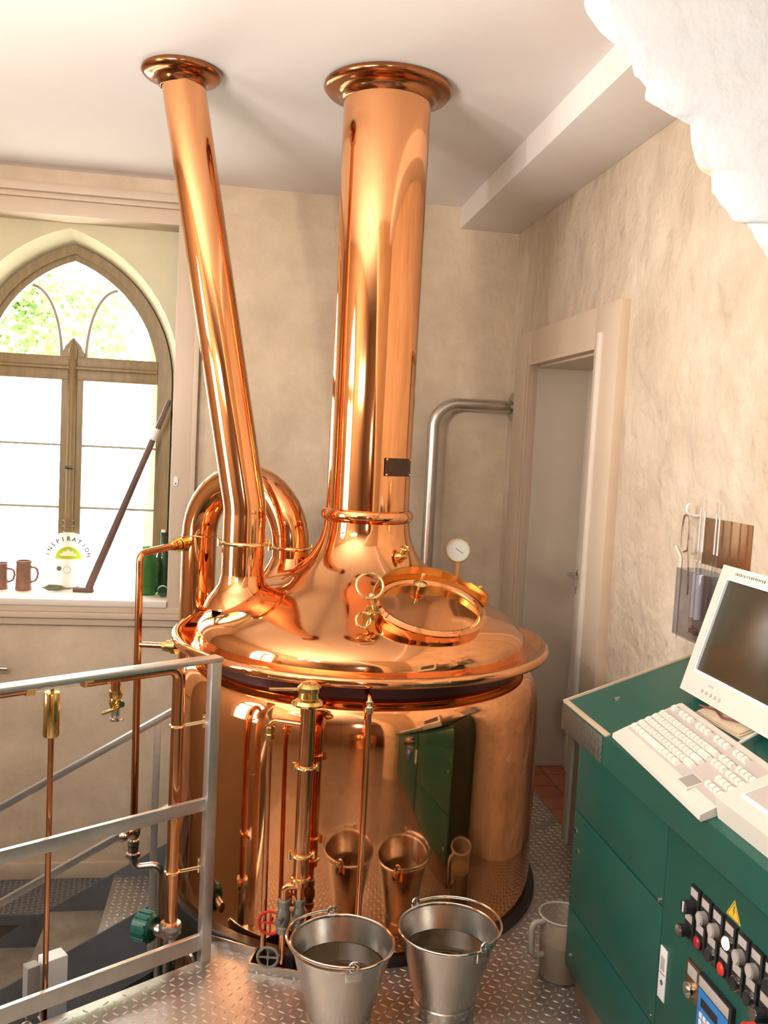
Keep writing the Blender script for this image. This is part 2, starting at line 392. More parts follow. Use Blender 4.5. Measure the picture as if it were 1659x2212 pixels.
# gothic arch outline -------------------------------------------------------------
WX = -0.893; WSP = 1.80; WHW = 0.43; WRHO = 0.634; WZ0 = 0.70
def arch(off, n=14, z0=WZ0, bot=True):
    """pointed arch outline (u = offset from centre, v = z), offset outward"""
    R = WRHO + off; cx = WRHO - WHW; hw = WHW + off
    apex = math.sqrt(max(R * R - cx * cx, 0)); a1 = math.atan2(apex, cx)
    right = [(-cx + R * math.cos(a1 * i / n), WSP + R * math.sin(a1 * i / n)) for i in range(n + 1)]
    pts = right + [(-x, z) for x, z in right[-2::-1]]
    if bot: pts = [(hw, z0)] + pts + [(-hw, z0)]
    return pts
def window(name, label, org, X, Y):
    """arched casement; X = along the wall, Y = out of the room, origin at window centre on the floor line"""
    M = frame(org, X, Y, (0, 0, 1)); t = thing(name, label, None, M=M, kind='structure')
    fn = lambda u, v, d: M @ Vector((u, d, v))
    def framed(o_out, o_in, d0, d1, nm, m, z0o, z0i):
        A = arch(o_out, z0=z0o); B = arch(o_in, z0=z0i); n = len(A); mb = MB()
        vs = [fn(u, v, d) for d in (d0, d1) for L in (A, B) for u, v in L]; fs = []
        for i in range(n):
            k = (i + 1) % n
            fs += [(i, k, n + k, n + i), (2 * n + i, 2 * n + k, 3 * n + k, 3 * n + i), (i, k, 2 * n + k, 2 * n + i), (n + i, n + k, 3 * n + k, 3 * n + i)]
        return mb.add(vs, fs).build(nm, m, t)
    framed(0.075, 0.03, -0.045, 0.04, 'frame', 'oak', WZ0 - 0.07, WZ0 - 0.03)
    framed(0.03, 0.0, -0.025, 0.03, 'sash_frame', 'oak', WZ0 - 0.03, WZ0)
    mb = MB()
    mb.bbox((-WHW, -0.03, 1.79), (WHW, 0.03, 1.845), 0.004, M); mb.bbox((-WHW, -0.042, 1.845), (WHW, 0.03, 1.862), 0.004, M)
    mb.bbox((-WHW, -0.034, 1.862), (WHW, 0.03, 1.912), 0.004, M); mb.build('transom', 'oak', t)
    mb = MB(); mb.prism([(-0.055, WZ0), (0.055, WZ0), (0.055, 1.93), (0.04, 1.965), (0.0, 2.01), (-0.04, 1.965), (-0.055, 1.93)], -0.028, 0.03, fn)
    mull = mb.build('mullion', 'oak', t)
    mb = MB(); mb.lathe([(0.024, WZ0), (0.024, 1.95), (0.001, 2.0)], M=M @ Matrix.Translation((0, -0.028, 0)), seg=16)
    for zz in (1.0, 1.03, 1.06): mb.torus(0.027, 0.006, M @ Matrix.Translation((0, -0.028, zz)), 16, 8)
    mb.build('half_column', 'oak', mull)
    MB().bbox((-0.02, -0.075, 1.33), (0.02, -0.05, 1.345), 0.003, M).build('window_latch', 'black_pl', mull)
    for s_ in (-1, 1):
        # tracery bar: an arc from the transom by the mullion up to the arch
        a = [(s_ * (0.062 + 0.155 * (1 - math.cos(q))), 1.905 + 0.36 * math.sin(q)) for q in [PI / 2 * 0.98 * i / 12 for i in range(13)]]
        MB().tube([fn(u, v, -0.005) for u, v in a], 0.009, 8).build('tracery_bar', 'bar', t)
        for zz in (1.452, 1.125):
            MB().bbox((s_ * 0.055, -0.012, zz - 0.006), (s_ * WHW, 0.012, zz + 0.006), 0.002, M).build('glazing_bar', 'bar', t)
        for za, zb in ((WZ0, 1.119), (1.131, 1.446), (1.458, 1.79)):
            MB().box((s_ * 0.055, -0.002, za), (s_ * WHW, 0.002, zb), M).build('pane', 'glass', t)
    MB().prism(arch(0.0, bot=False), -0.002, 0.002, fn).build('pane', 'glass', t)
    return t
window('window_1', 'oak pointed-arch window with tracery behind the deep sill', (WX, 5.0, 0), (1, 0, 0), (0, 1, 0))
window('window_2', 'second arched window in the side wall, seen mirrored in the copper', (XL - 0.15, 2.1, 0), (0, 1, 0), (-1, 0, 0))

# back wall with the niche
fb = lambda u, v, d: Vector((u, d, v))
NX0, NX1, NZ0, NZ1 = -1.43, -0.354, 0.698, 2.553
rect = [(NX0, NZ0), (NX1, NZ0), (NX1, NZ1), (NX0, NZ1)]
plate_hole([(XL - 0.3, -1.25), (XR + 0.02, -1.25), (XR + 0.02, ZC + 0.02), (XL - 0.3, ZC + 0.02)], rect, rect, YB, YB + 0.13, fb, 'wall_back', 'plaster', label='beige plastered end wall with the window niche')
hf = [(WX + u, v) for u, v in arch(0.125, z0=NZ0 - 0.01)]; hb = [(WX + u, v) for u, v in arch(0.062, z0=NZ0 - 0.01)]
plate_hole([(XL, 0.4), (0.2, 0.4), (0.2, ZC), (XL, ZC)], hf, hb, YB + 0.13, YB + 0.36, fb, 'wall_niche', 'niche', label='plastered spandrel around the arched window')
# timber casing of the niche
tr = thing('trim_2', 'painted timber casing framing the window niche', None, (NX1, YB, NZ0), kind='structure')
def board(a, b, nm='casing_board', m='timber', par=tr, r=0.004): return MB().bbox(a, b, r).build(nm, m, par)
board((NX1, YB - 0.03, 0.63), (-0.262, YB + 0.005, 2.64)); board((-0.262, YB - 0.045, 0.60), (-0.236, YB, 2.68), 'casing_moulding')
board((NX0 - 0.09, YB - 0.03, 0.63), (NX0, YB + 0.005, 2.64)); board((NX0 - 0.118, YB - 0.045, 0.60), (NX0 - 0.09, YB, 2.68), 'casing_moulding')
board((NX0 - 0.1, YB - 0.034, NZ1), (-0.25, YB + 0.004, 2.625)); board((NX0 - 0.12, YB - 0.05, 2.625), (-0.236, YB, 2.65), 'casing_moulding')
board((NX0 - 0.14, YB - 0.075, 2.65), (-0.225, YB, 2.685), 'casing_cornice'); board((NX0 - 0.12, YB - 0.045, 2.685), (-0.236, YB, 2.70), 'casing_moulding')
board((NX0 - 0.1, YB - 0.034, 0.635), (-0.25, YB + 0.004, NZ0 - 0.03)); board((NX0 - 0.12, YB - 0.05, 0.605), (-0.236, YB, 0.635), 'casing_moulding'); board((NX0 - 0.11, YB - 0.028, 0.567), (-0.24, YB, 0.605))
board((NX0, YB - 0.045, NZ0 - 0.032), (NX1, 5.0, NZ0 + 0.001), 'window_sill', 'sill', tr, 0.006)
board((NX1, YB + 0.0, NZ0), (NX1 + 0.012, YB + 0.13, NZ1), 'niche_lining', 'timber')
mb = MB(); q = []
for i in range(24):
    a = 2 * PI * i / 24; q.append((0.011 * math.cos(a), 0.024 * math.copysign(1, math.sin(a)) * (abs(math.sin(a)) > 1e-6) * 0.55 + 0.011 * math.sin(a)))
mb.prism(q, 0, 0.006, lambda u, v, d: Vector((-0.329 + u, YB - 0.03 - d, 1.305 + v)))
es = mb.build('lock_escutcheon', 'white_pl', tr); MB().cyl((-0.329, YB - 0.0362, 1.293), (-0.329, YB - 0.0375, 1.293), 0.004, 12).build('keyhole', 'black_pl', es)
MB().bbox((XL, YB - 0.02, -0.742), (0.40, YB, -0.66), 0.004).build('baseboard_back', 'plaster', None, kind='structure', label='low skirting at the foot of the end wall')

# right wall with the door recess
fr_ = lambda u, v, d: Vector((d, u, v))
DY0, DY1, DZ = 3.415, 4.235, 1.955
hole = [(DY0, -0.03), (DY1, -0.03), (DY1, DZ), (DY0, DZ)]
plate_hole([(YF - 0.3, -1.25), (YB + 0.02, -1.25), (YB + 0.02, ZC + 0.02), (YF - 0.3, ZC + 0.02)], hole, hole, XR, XR + 0.255, fr_, 'wall_right', 'plaster_r', label='warm beige plastered wall with the door')
d1 = thing('door_1', 'cream painted door deep in its panelled recess', None, (XR, DY0, 0), kind='structure')
def dboard(a, b, nm='casing_board', m='timber', r=0.003, par=d1): return MB().bbox(a, b, r).build(nm, m, par)
dboard((1.330, 3.195, 0.0), (XR + 0.004, DY0 + 0.01, 2.115)); dboard((1.330, DY1 - 0.01, 0.0), (XR + 0.004, 4.47, 2.115)); dboard((1.331, DY0 + 0.01, DZ - 0.005), (XR + 0.003, DY1 - 0.01, 2.114))
dboard((1.318, 3.345, 0.0), (1.332, 3.375, 2.01), 'casing_batten', 'sill'); dboard((1.322, DY1 - 0.01, 0.0), (1.332, DY1 + 0.012, DZ), 'casing_bead', 'timber'); dboard((1.323, DY1 + 0.03, 0.0), (1.332, DY1 + 0.04, DZ + 0.05), 'casing_bead', 'timber')
dboard((1.322, DY0 + 0.01, DZ - 0.005), (1.332, DY1, DZ + 0.012), 'casing_bead', 'timber')
dboard((XR, DY1 - 0.015, 0.0), (1.62, DY1 - 0.002, DZ), 'reveal_panel', 'door_paint'); dboard((XR, DY0 + 0.002, 0.0), (1.62, DY0 + 0.015, DZ), 'reveal_panel', 'door_paint'); dboard((XR, DY0, DZ - 0.015), (1.62, DY1, DZ - 0.002), 'reveal_panel', 'timber')
lf_ = dboard((1.62, DY0 - 0.06, -0.03), (1.68, DY1 + 0.06, DZ + 0.06), 'door_leaf', 'sill'); dboard((1.603, DY1 - 0.10, 0.0), (1.621, DY1 - 0.085, 1.80), 'leaf_bead', 'sill', par=lf_)
mb = MB(); mb.cyl((1.62, 4.165, 0.965), (1.612, 4.165, 0.965), 0.026, 20); hd = mb.build('rosette', 'steel', lf_)
MB().tube([(1.615, 4.165, 0.965), (1.565, 4.165, 0.965), (1.56, 4.05, 0.965)], 0.0095, 12, 0.015).build('door_handle', 'steel', lf_)
MB().cyl((1.62, 4.165, 0.885), (1.611, 4.165, 0.885), 0.022, 20).build('lock_escutcheon', 'steel', lf_)
# terracotta tiles in the recess
MB().box((XR, DY0, -0.03), (1.66, DY1, -0.004)).build('floor', 'plinth', None, False, kind='structure', label='red tiled floor inside the door recess')
tl0 = None; fo = [o for o in COL.objects if o.get('label') == 'red tiled floor inside the door recess'][0]
for i in range(2):
    for j in range(6):
        x0 = XR + 0.002 + i * 0.125; y0 = DY0 + 0.004 + j * 0.136
        if tl0 is None: tl0 = MB().bbox((x0, y0, -0.004), (x0 + 0.121, y0 + 0.132, 0.001), 0.002).build('tile', 'tile', fo); tx, ty = x0, y0
        else: dup_piece(tl0, Matrix.Translation((x0 - tx, y0 - ty, 0)))

# side and rear walls of the room behind the camera
hole2 = [(2.1 + u, v) for u, v in arch(0.12, z0=0.66)]; hole3 = [(2.1 + u, v) for u, v in arch(0.06, z0=0.66)]
plate_hole([(YF - 0.3, -1.25), (YB + 0.3, -1.25), (YB + 0.3, ZC + 0.02), (YF - 0.3, ZC + 0.02)], hole2, hole3, XL, XL - 0.22, fr_, 'wall_left', 'wall_dim', label='plastered side wall with an arched window')
MB().box((XL - 0.3, YF - 0.15, -1.25), (XR + 0.3, YF, ZC + 0.02)).build('wall_front', 'wall_brown', None, False, kind='structure', label='plain wall behind the photographer')

# rough whitewashed masonry edge close to the camera
edge = [(-0.3, ZC), (-0.12, 2.55), (0.05, 2.33), (0.17, 2.12), (0.225, 2.03), (0.26, 1.98), (0.28, 1.95), (0.28, 1.942), (0.283, 1.935), (0.296, 1.921), (0.305, 1.915), (0.313, 1.911), (0.319, 1.906), (0.325, 1.899), (0.327, 1.898), (0.331, 1.887), (0.336, 1.885), (0.343, 1.879), (0.342, 1.87), (0.35, 1.865), (0.358, 1.861), (0.367, 1.857), (0.376, 1.854), (0.381, 1.852), (0.387, 1.85), (0.389, 1.835), (0.393, 1.823), (0.397, 1.817), (0.402, 1.814), (0.41, 1.812), (0.414, 1.811), (0.415, 1.805), (0.413, 1.795), (0.418, 1.788), (0.423, 1.782), (0.428, 1.779), (0.435, 1.77), (0.442, 1.768), (0.449, 1.768), (0.456, 1.761), (0.459, 1.755), (0.466, 1.747), (0.474, 1.737), (0.50, 1.70), (0.53, 1.65), (0.57, 1.58), (0.60, 1.48), (0.64, 1.35), (0.66, 1.2), (0.69, 1.0), (0.70, 0.7), (0.71, 0.4), (0.70, 0.0)]
from mathutils import noise as NZ
mb = MB(); rings = []; n = len(edge)
outer = []
for i, (x, z) in enumerate(edge):
    f = i / (n - 1)
    outer.append((XR, ZC) if z > 2.0 and i < 3 else (XR, ZC + (0.0 - ZC) * max(0, (ZC - z) / ZC)))
T_ = [0, 0.012, 0.035, 0.08, 0.15, 0.25, 0.4, 0.6, 0.8, 1.0]
front = []
for k, t in enumerate(T_):
    row = []
    for i, (x, z) in enumerate(edge):
        ox, oz = outer[i]; px = x + (ox - x) * t; pz = z + (oz - z) * t
        if k == 0: y = 0.80
        else: y = 0.797 - min(0.009, 0.3 * t) + 0.004 * NZ.noise(Vector((px * 20, 3.1, pz * 20))) + 0.010 * NZ.noise(Vector((px * 4, 1.1, pz * 4)))
        row.append(Vector((px, y, pz)))
    front.append(row)
def splay(p, f, y, t): return Vector((min(XR, p.x + abs(p.x) * (f - 1) * (1 - t) + 0.004), y, p.z + (abs(p.z - 1.55) * (f - 1) * (1 - t) if p.z > 1.0 else 0)))
back = [[splay(p, 1.27, 0.965, t) for p in front[k]] for k, t in enumerate(T_)]
mid = [splay(p, 1.088 + 0.05 * NZ.noise(Vector((p.x * 17, 2.2, p.z * 17))), 0.87, 0) for p in front[0]]
mb.ring_strip([r[:] for r in front[::-1]], False)
nw = mb.build('wall_near', 'rock', None, True, 60, kind='structure', label='rough whitewashed masonry edge of the opening at upper right')
MB().ring_strip([front[0], mid] + back, False).build('reveal_face', 'plaster', nw, True, 60)

# ------------------------------------------------------------------ outdoors
MB().box((-30, 5.3, -0.65), (25, 60, -0.6)).build('ground', 'gravel', None, False, kind='structure', label='pale gravel yard outside')
MB().box((-40, -10, -0.65), (-3.2, 5.3, -0.6)).build('ground', 'gravel', None, False, kind='structure', label='pale gravel yard beside the house')
def tree(x, y, h, rx, rz, cz, nleaf, label):
    t = thing('garden_tree', label, 'tree', (x, y, -0.6), group='trees outside the arched window')
    MB().tube([(x, y, -0.6), (x + 0.08, y, h * 0.3), (x - 0.05, y + 0.1, h * 0.65), (x + 0.05, y, h * 0.9)], [0.16, 0.12, 0.08, 0.03], 8).build('trunk', 'bark', t)
    mb = MB(); rg = random.Random(int(x * 100 + y * 7))
    clumps = [(x + rg.uniform(-1, 1) * rx * 0.8, y + rg.uniform(-1, 1) * rx * 0.6, cz + rg.uniform(-1, 1) * rz * 0.8, rg.uniform(0.3, 0.55) * rx) for _ in range(16)]
    for _ in range(nleaf):
        c = rg.choice(clumps); d = Vector((rg.gauss(0, 1), rg.gauss(0, 1), rg.gauss(0, 1))).normalized() * c[3] * rg.uniform(0.5, 1)
        p = Vector(c[:3]) + d; s = rg.uniform(0.035, 0.075)
        u = Vector((rg.gauss(0, 1), rg.gauss(0, 1), rg.gauss(0, 0.6))).normalized(); w = u.cross(Vector((rg.gauss(0, 1), rg.gauss(0, 1), rg.gauss(0, 1)))).normalized()
        mb.add([p - u * s, p + w * s * 0.5, p + u * s, p - w * s * 0.5], [(0, 1, 2, 3)])
    mb.build('crown', 'leaf', t, False, kind='stuff')
tree(-2.45, 9.0, 4.6, 1.15, 1.2, 3.35, 9000, 'leafy green tree standing left in the arched window')
tree(-1.0, 10.5, 5.0, 1.0, 0.8, 3.95, 5200, 'paler leafy tree standing right behind the window tracery')

# ------------------------------------------------------------------ the kettle
K = thing('brew_kettle', 'large polished copper brew kettle with tall vapour pipe', 'kettle', (KC[0], KC[1], 0))
kc = (KC[0], KC[1], 0)
prof = [(0.60, -0.45), (KR, -0.42), (KR, 0.0), (KR, 0.3), (KR + 0.001, 0.5), (KR + 0.0005, 0.64), (0.642, 0.69), (0.634, 0.725), (0.620, 0.755), (0.602, 0.775), (0.578, 0.786), (0.55, 0.79)]
MB().lathe(prof, kc, 128).build('body', 'copper', K, True, 50)
MB().lathe([(0.575, 0.775), (0.575, 0.835)], kc, 128).build('neck_band', 'gap', K)  # neck coloured near black to give the shaded gap under the rim
MB().lathe([(0.63, -0.12), (0.668, -0.12), (0.668, 0.016), (0.664, 0.022), (0.640, 0.022)], kc, 128).build('base_ring', 'rubber', K)
rim = [(0.55, 0.832), (0.62, 0.838), (0.645, 0.846), (0.655, 0.838), (0.664, 0.842), (0.668, 0.852), (0.665, 0.864), (0.656, 0.870), (0.645, 0.868), (0.63, 0.860), (0.60, 0.851), (0.57, 0.849)]
MB().lathe(rim, kc, 160).build('lid_rim', 'copper', K, True, 60)
dome = [(0.585, 0.845), (0.5845, 0.870), (0.575, 0.899), (0.552, 0.927), (0.515, 0.954), (0.45, 0.990), (0.36, 1.037), (0.285, 1.073), (0.235, 1.105), (0.198, 1.142), (0.172, 1.185), (0.157, 1.23), (0.151, 1.28)]
def smooth_prof(P, n=6):
    out = []
    for i in range(len(P) - 1):
        p0 = P[max(i - 1, 0)]; p1 = P[i]; p2 = P[i + 1]; p3 = P[min(i + 2, len(P) - 1)]
        for k in range(n):
            t = k / n
            out.append(tuple(0.5 * (2 * p1[j] + (p2[j] - p0[j]) * t + (2 * p0[j] - 5 * p1[j] + 4 * p2[j] - p3[j]) * t * t + (3 * p1[j] - p0[j] - 3 * p2[j] + p3[j]) * t ** 3) for j in (0, 1)))
    return out + [P[-1]]
dome = smooth_prof(dome)
def dome_z(r):
    for (r0, z0), (r1, z1) in zip(dome, dome[1:]):
        if r1 <= r <= r0: return z0 + (z1 - z0) * (r0 - r) / max(r0 - r1, 1e-6)
    return 1.3
MB().lathe(dome, kc, 160).build('dome', 'copper', K, True, 60)
ch = MB().lathe([(0.149, 1.27), (0.1475, 1.5), (0.149, 2.0), (0.151, ZC - 0.01)], kc, 96).build('vapour_pipe', 'copper', K)
MB().lathe([(0.150, 1.268), (0.158, 1.272), (0.165, 1.283), (0.166, 1.296), (0.160, 1.308), (0.150, 1.313)], kc, 96).build('pipe_bead', 'copper', ch)
fl_prof = lambda r0, R: [(r0, ZC - 0.062), (r0 + 0.006, ZC - 0.06), (r0 + 0.012, ZC - 0.045), (r0 + 0.022, ZC - 0.034), (R - 0.03, ZC - 0.030), (R - 0.010, ZC - 0.027), (R, ZC - 0.016), (R - 0.002, ZC - 0.006), (R - 0.01, ZC - 0.0005)]
MB().lathe(fl_prof(0.150, 0.222), kc, 96).build('ceiling_flange', 'copper_dark', ch, True, 60)
# name plate with rivets, curved round the pipe
a0, a1 = math.atan2(3.068 - KC[1], 0.475 - KC[0]), math.atan2(3.145 - KC[1], 0.574 - KC[0])
pl = MB(); pl.lathe([(0.1495, 1.436), (0.1525, 1.436), (0.1525, 1.498), (0.1495, 1.498)], kc, 12, a0=a0, a1=a1); plo = pl.build('name_plate', 'name_pl', ch)
for aa in (a0 + 0.05, a1 - 0.05):
    for zz in (1.441, 1.493):
        MB().sphere((KC[0] + 0.1525 * math.cos(aa), KC[1] + 0.1525 * math.sin(aa), zz), 0.0045, 10).build('rivet', 'copper', plo)
# slanted vapour pipe
sp = MB(); sp.tube([(0.012, 3.19, 0.97), (0.012, 3.19, 1.30), (-0.257, 3.268, ZC - 0.01)], [0.074] * 2 + [0.073] * 9 + [0.067], 48, 0.35, 8)
spo = sp.build('slanted_pipe', 'copper', K, True, 60)
MB().lathe([(0.13, 0.955), (0.118, 0.985), (0.098, 1.01), (0.082, 1.035), (0.0745, 1.07)], (0.012, 3.19, 0), 48).build('pipe_collar', 'copper', spo, True, 60)
MB().lathe(fl_prof(0.068, 0.135), (-0.257, 3.268, 0), 64).build('ceiling_flange', 'copper_dark', spo, True, 60)
def clamp(c, r, par, z, w=0.009, ang=0.0):
    mb = MB().torus(r, w, Matrix.Translation((c[0], c[1], z)) @ Matrix.Diagonal((1, 1, 0.8, 1)), 40, 10)
    for s_ in (-1, 1):
        d = Vector((math.cos(ang), math.sin(ang), 0)) * s_ * (r + 0.008)
        mb.cyl(Vector((c[0], c[1], z - 0.012)) + d, Vector((c[0], c[1], z + 0.012)) + d, 0.0065, 10)
    return mb.build('pipe_clamp', 'brass_pale', par)
clamp((0.012, 3.19), 0.077, spo, 1.178, ang=0.15)
# inverted U pipe
ub0 = Vector((-0.16, 3.66, 0)); ub1 = Vector((0.185, 3.37, 0)); um = (ub0 + ub1) / 2; ur = (ub1 - ub0).length / 2; ud = (ub1 - ub0).normalized()
pts = [ub0 + Vector((0, 0, -0.6)), ub0 + Vector((0, 0, 1.15))] + [um + ud * (-ur * math.cos(PI * i / 20)) + Vector((0, 0, 1.15 + ur * math.sin(PI * i / 20))) for i in range(1, 20)] + [ub1 + Vector((0, 0, 1.15)), ub1 + Vector((0, 0, 1.0))]
upo = MB().tube(pts, 0.068, 44).build('arched_pipe', 'copper', K, True, 60)
MB().lathe([(0.0695, 1.146), (0.0705, 1.149), (0.0695, 1.152)], (ub0.x, ub0.y, 0), 40).build('seam_ring', 'copper_pipe', upo)
clamp((ub1.x, ub1.y), 0.071, upo, 1.145, ang=0.15)
MB().lathe([(0.12, 1.03), (0.095, 1.06), (0.08, 1.085), (0.0685, 1.11)], (ub1.x, ub1.y, 0), 44).build('pipe_collar', 'copper', upo, True, 60)
# manway hatch
HN = Vector((0.175, -0.395, 0.90)).normalized(); HX = Vector((0.914, 0.405, 0)); HX = (HX - HN * HX.dot(HN)).normalized(); HY = HN.cross(HX)
HM = frame(Vector((0.603, 2.862, 0.982)) + HN * 0.03, HX, HY, HN) @ Matrix.Diagonal((1.17, 0.88, 1, 1))
ht = MB().lathe([(0.174, -0.15), (0.171, -0.05), (0.170, 0.012), (0.174, 0.016), (0.174, 0.024), (0.168, 0.028)], M=HM, seg=72).build('hatch', 'copper', K, True, 50)
MB().lathe([(0.168, 0.028), (0.160, 0.034), (0.150, 0.030), (0.146, 0.024), (0.12, 0.026), (0.06, 0.034), (0.001, 0.037)], M=HM, seg=72).build('hatch_lid', 'copper', ht, True, 50)
mb = MB(); rings = []
for i in range(33):
    a = math.radians(-6 + 192 * i / 32); e = 0.006 + 0.05 * math.sin(max(0, min(PI, math.radians(192 * i / 32)))) ** 0.8
    if i < 6: e = max(e, 0.045)
    rr = [(0.177, 0.02), (0.177, 0.02 + e), (0.181, 0.02 + e), (0.181, 0.02)]
    rings.append([HM @ Vector((r * math.cos(a), r * math.sin(a), z)) for r, z in rr])
mb.ring_strip(rings, True, True, True); mb.build('hatch_band', 'brass', ht)
mb = MB(); mb.lathe([(0.004, 0.03), (0.004, 0.05), (0.02, 0.052), (0.022, 0.056), (0.006, 0.062), (0.0045, 0.085), (0.007, 0.092), (0.001, 0.096)], M=HM @ Matrix.Translation((0.0, 0.10, 0)), seg=16); mb.build('lid_knob', 'brass_pale', ht)
mb = MB(); mb.bbox((-0.205, -0.022, -0.045), (-0.168, 0.022, 0.03), 0.005, HM); mb.cyl(HM @ Vector((-0.19, -0.03, 0.022)), HM @ Vector((-0.19, 0.03, 0.022)), 0.008, 12); mb.build('hatch_hinge', 'brass', ht)
mb = MB(); B0 = HM @ Vector((-0.185, 0.0, 0.03)); mb.cyl(B0, B0 + HN * 0.05 + Vector((-0.025, 0, 0.005)), 0.006, 10)
mb.torus(0.042, 0.0045, frame(B0 + HN * 0.075 + Vector((-0.035, 0, 0.01)), (1, 0.1, 0), (0, 0.55, 0.83), (0, -0.83, 0.55)), 28, 8); mb.sphere(B0 + HN * 0.045 + Vector((-0.02, 0, 0.003)), 0.011, 12)
mb.build('wing_nut', 'brass_pale', ht)
mb = MB(); B1 = B0 + Vector((-0.035, -0.02, -0.03)); mb.torus(0.024, 0.004, frame(B1, (1, 0.2, 0), (0, 0.5, 0.85), (0, -0.85, 0.5)), 22, 8); mb.build('wing_nut', 'brass_pale', ht)
mb = MB(); B2 = HM @ Vector((0.186, 0.05, 0.02)); mb.cyl(B2 - HN * 0.01, B2 + HN * 0.035, 0.012, 12); mb.sphere(B2 + HN * 0.038, 0.009, 12); mb.build('hatch_bolt', 'brass', ht)
# small brass spout on the neck and glass boss on the dome
mb = MB(); nb = Vector((0.545, 3.06, 1.165)); mb.sphere(nb, 0.024, 14, (1, 1, 0.7)); mb.cyl(nb, nb + Vector((0.012, -0.02, 0.03)), 0.011, 12); mb.torus(0.015, 0.005, frame(nb + Vector((0.012, -0.02, 0.03)), (1, 0, 0), (0, 1, 0.3), (0, -0.3, 1)), 18, 8)
mb.build('neck_boss', 'brass', K)
# pressure gauge
G = Vector((0.829, 3.40, 1.153)); gd = (Vector((0, 0, 1.45)) - G); gd.z = 0.1; gd.normalize(); gx = Vector((0, 0, 1)).cross(gd).normalized(); gy = gd.cross(gx)
GM = frame(G, gx, gy, gd)
ga = MB().lathe([(0.001, -0.02), (0.04, -0.02), (0.046, -0.012), (0.047, 0.006), (0.044, 0.012), (0.041, 0.008)], M=GM, seg=40).build('pressure_gauge', 'brass_pale', K)
MB().lathe([(0.0415, 0.006), (0.001, 0.006)], M=GM, seg=40).build('dial', 'dial', ga)
MB().bbox((-0.022, -0.001, 0.0065), (0.012, 0.001, 0.0075), 0.0003, GM @ Matrix.Rotation(2.6, 4, 'Z')).build('needle', 'ink', ga)
MB().cyl(G + Vector((0, 0, -0.045)), (G.x + 0.003, G.y, 0.98), 0.006, 10).build('gauge_stem', 'brass', ga)

# ------------------------------------------------------------------ kettle front pipework
S = thing('standpipe', 'upright copper standpipe with brass cap in front of the kettle', 'pipe', (0.21, 2.545, 0))
sx, sy = 0.21, 2.545
MB().cyl((sx, sy, 0.265), (sx, sy, 0.80), 0.0225, 28).build('tube', 'copper_pipe', S)
cp = MB().lathe([(0.024, 0.79), (0.046, 0.796), (0.05, 0.803), (0.045, 0.812), (0.032, 0.818), (0.030, 0.832), (0.034, 0.836), (0.034, 0.848), (0.026, 0.856), (0.02, 0.860), (0.001, 0.862)], (sx, sy, 0), 28).build('cap', 'brass', S)
MB().tube([(sx - 0.02, sy - 0.005, 0.842), (sx - 0.115, sy - 0.02, 0.846)], 0.0045, 8).build('cap_lever', 'brass_pale', cp)
for zz in (0.615, 0.355): clamp((sx, sy), 0.026, S, zz, 0.006)
MB().torus(0.0245, 0.005, Matrix.Translation((sx, sy, 0.285)), 28, 8).build('ring', 'brass', S)
MB().tube([(sx, sy, 0.735), (0.105, 2.594, 0.735), (0.112, 2.59, 0.02)], 0.0085, 12, 0.02).build('side_tube', 'copper_pipe', S)
MB().lathe([(0.009, 0.675), (0.014, 0.68), (0.014, 0.694), (0.0115, 0.697), (0.0115, 0.703), (0.015, 0.706), (0.015, 0.715), (0.009, 0.718)], (0.105, 2.594, 0), 12).build('union_nut', 'brass', S)
MB().cyl((sx, sy, 0.14), (sx, sy, 0.27), 0.012, 16).build('lower_tube', 'copper_pipe', S)
MB().tube([(sx, sy, 0.262), (0.165, 2.545, 0.262), (0.165, 2.545, 0.225)], 0.012, 12, 0.014).build('elbow', 'copper_pipe', S)
def gate_valve(par, x, y, z, s=1.0, m='valve_grey'):
    v = MB().lathe([(0.013 * s, 0), (0.019 * s, 0.004), (0.019 * s, 0.02 * s), (0.014 * s, 0.024 * s), (0.021 * s, 0.04 * s), (0.021 * s, 0.06 * s), (0.014 * s, 0.078 * s), (0.019 * s, 0.082 * s), (0.019 * s, 0.10 * s), (0.012 * s, 0.104 * s)], (x, y, z), 12)
    v.cyl((x, y, z + 0.05 * s), (x - 0.02 * s, y - 0.045 * s, z + 0.055 * s), 0.010 * s, 10)
    return v.build('valve_body', m, par)
gate_valve(S, 0.165, 2.545, 0.12); gate_valve(S, sx, sy, 0.13, 0.9)
for x, z in ((0.165, -0.1), (sx, -0.1)): MB().cyl((x, 2.545, z), (x, 2.545, 0.135), 0.0105, 12).build('drain_tube', 'copper_pipe', S)
def handwheel(par, c, nrm, R, m):
    M = frame(c, Vector((0, 0, 1)).cross(Vector(nrm)), (0, 0, 1), nrm); mb = MB().torus(R, 0.0045, M, 28, 8)
    for k in range(4): mb.cyl(M @ Vector((0, 0, 0)), M @ Vector((R * math.cos(k * PI / 2), R * math.sin(k * PI / 2), 0)), 0.003, 8)
    mb.cyl(M @ Vector((0, 0, -0.03)), M @ Vector((0, 0, 0.004)), 0.006, 10)
    return mb.build('handwheel', m, par)
handwheel(S, (0.128, 2.55, 0.15), (-0.2, -1, 0.1), 0.034, 'red_pl'); handwheel(S, (0.125, 2.535, 0.055), (-0.2, -1, 0.2), 0.03, 'valve_grey')
V = thing('spray_pipe', 'thin upright copper pipe against the kettle between standpipe and bucket', 'pipe', (0.383, 2.528, 0))
MB().tube([(0.383, 2.60, 0.822), (0.383, 2.528, 0.822), (0.383, 2.528, -0.02)], 0.0075, 12, 0.02).build('tube', 'copper_pipe', V)
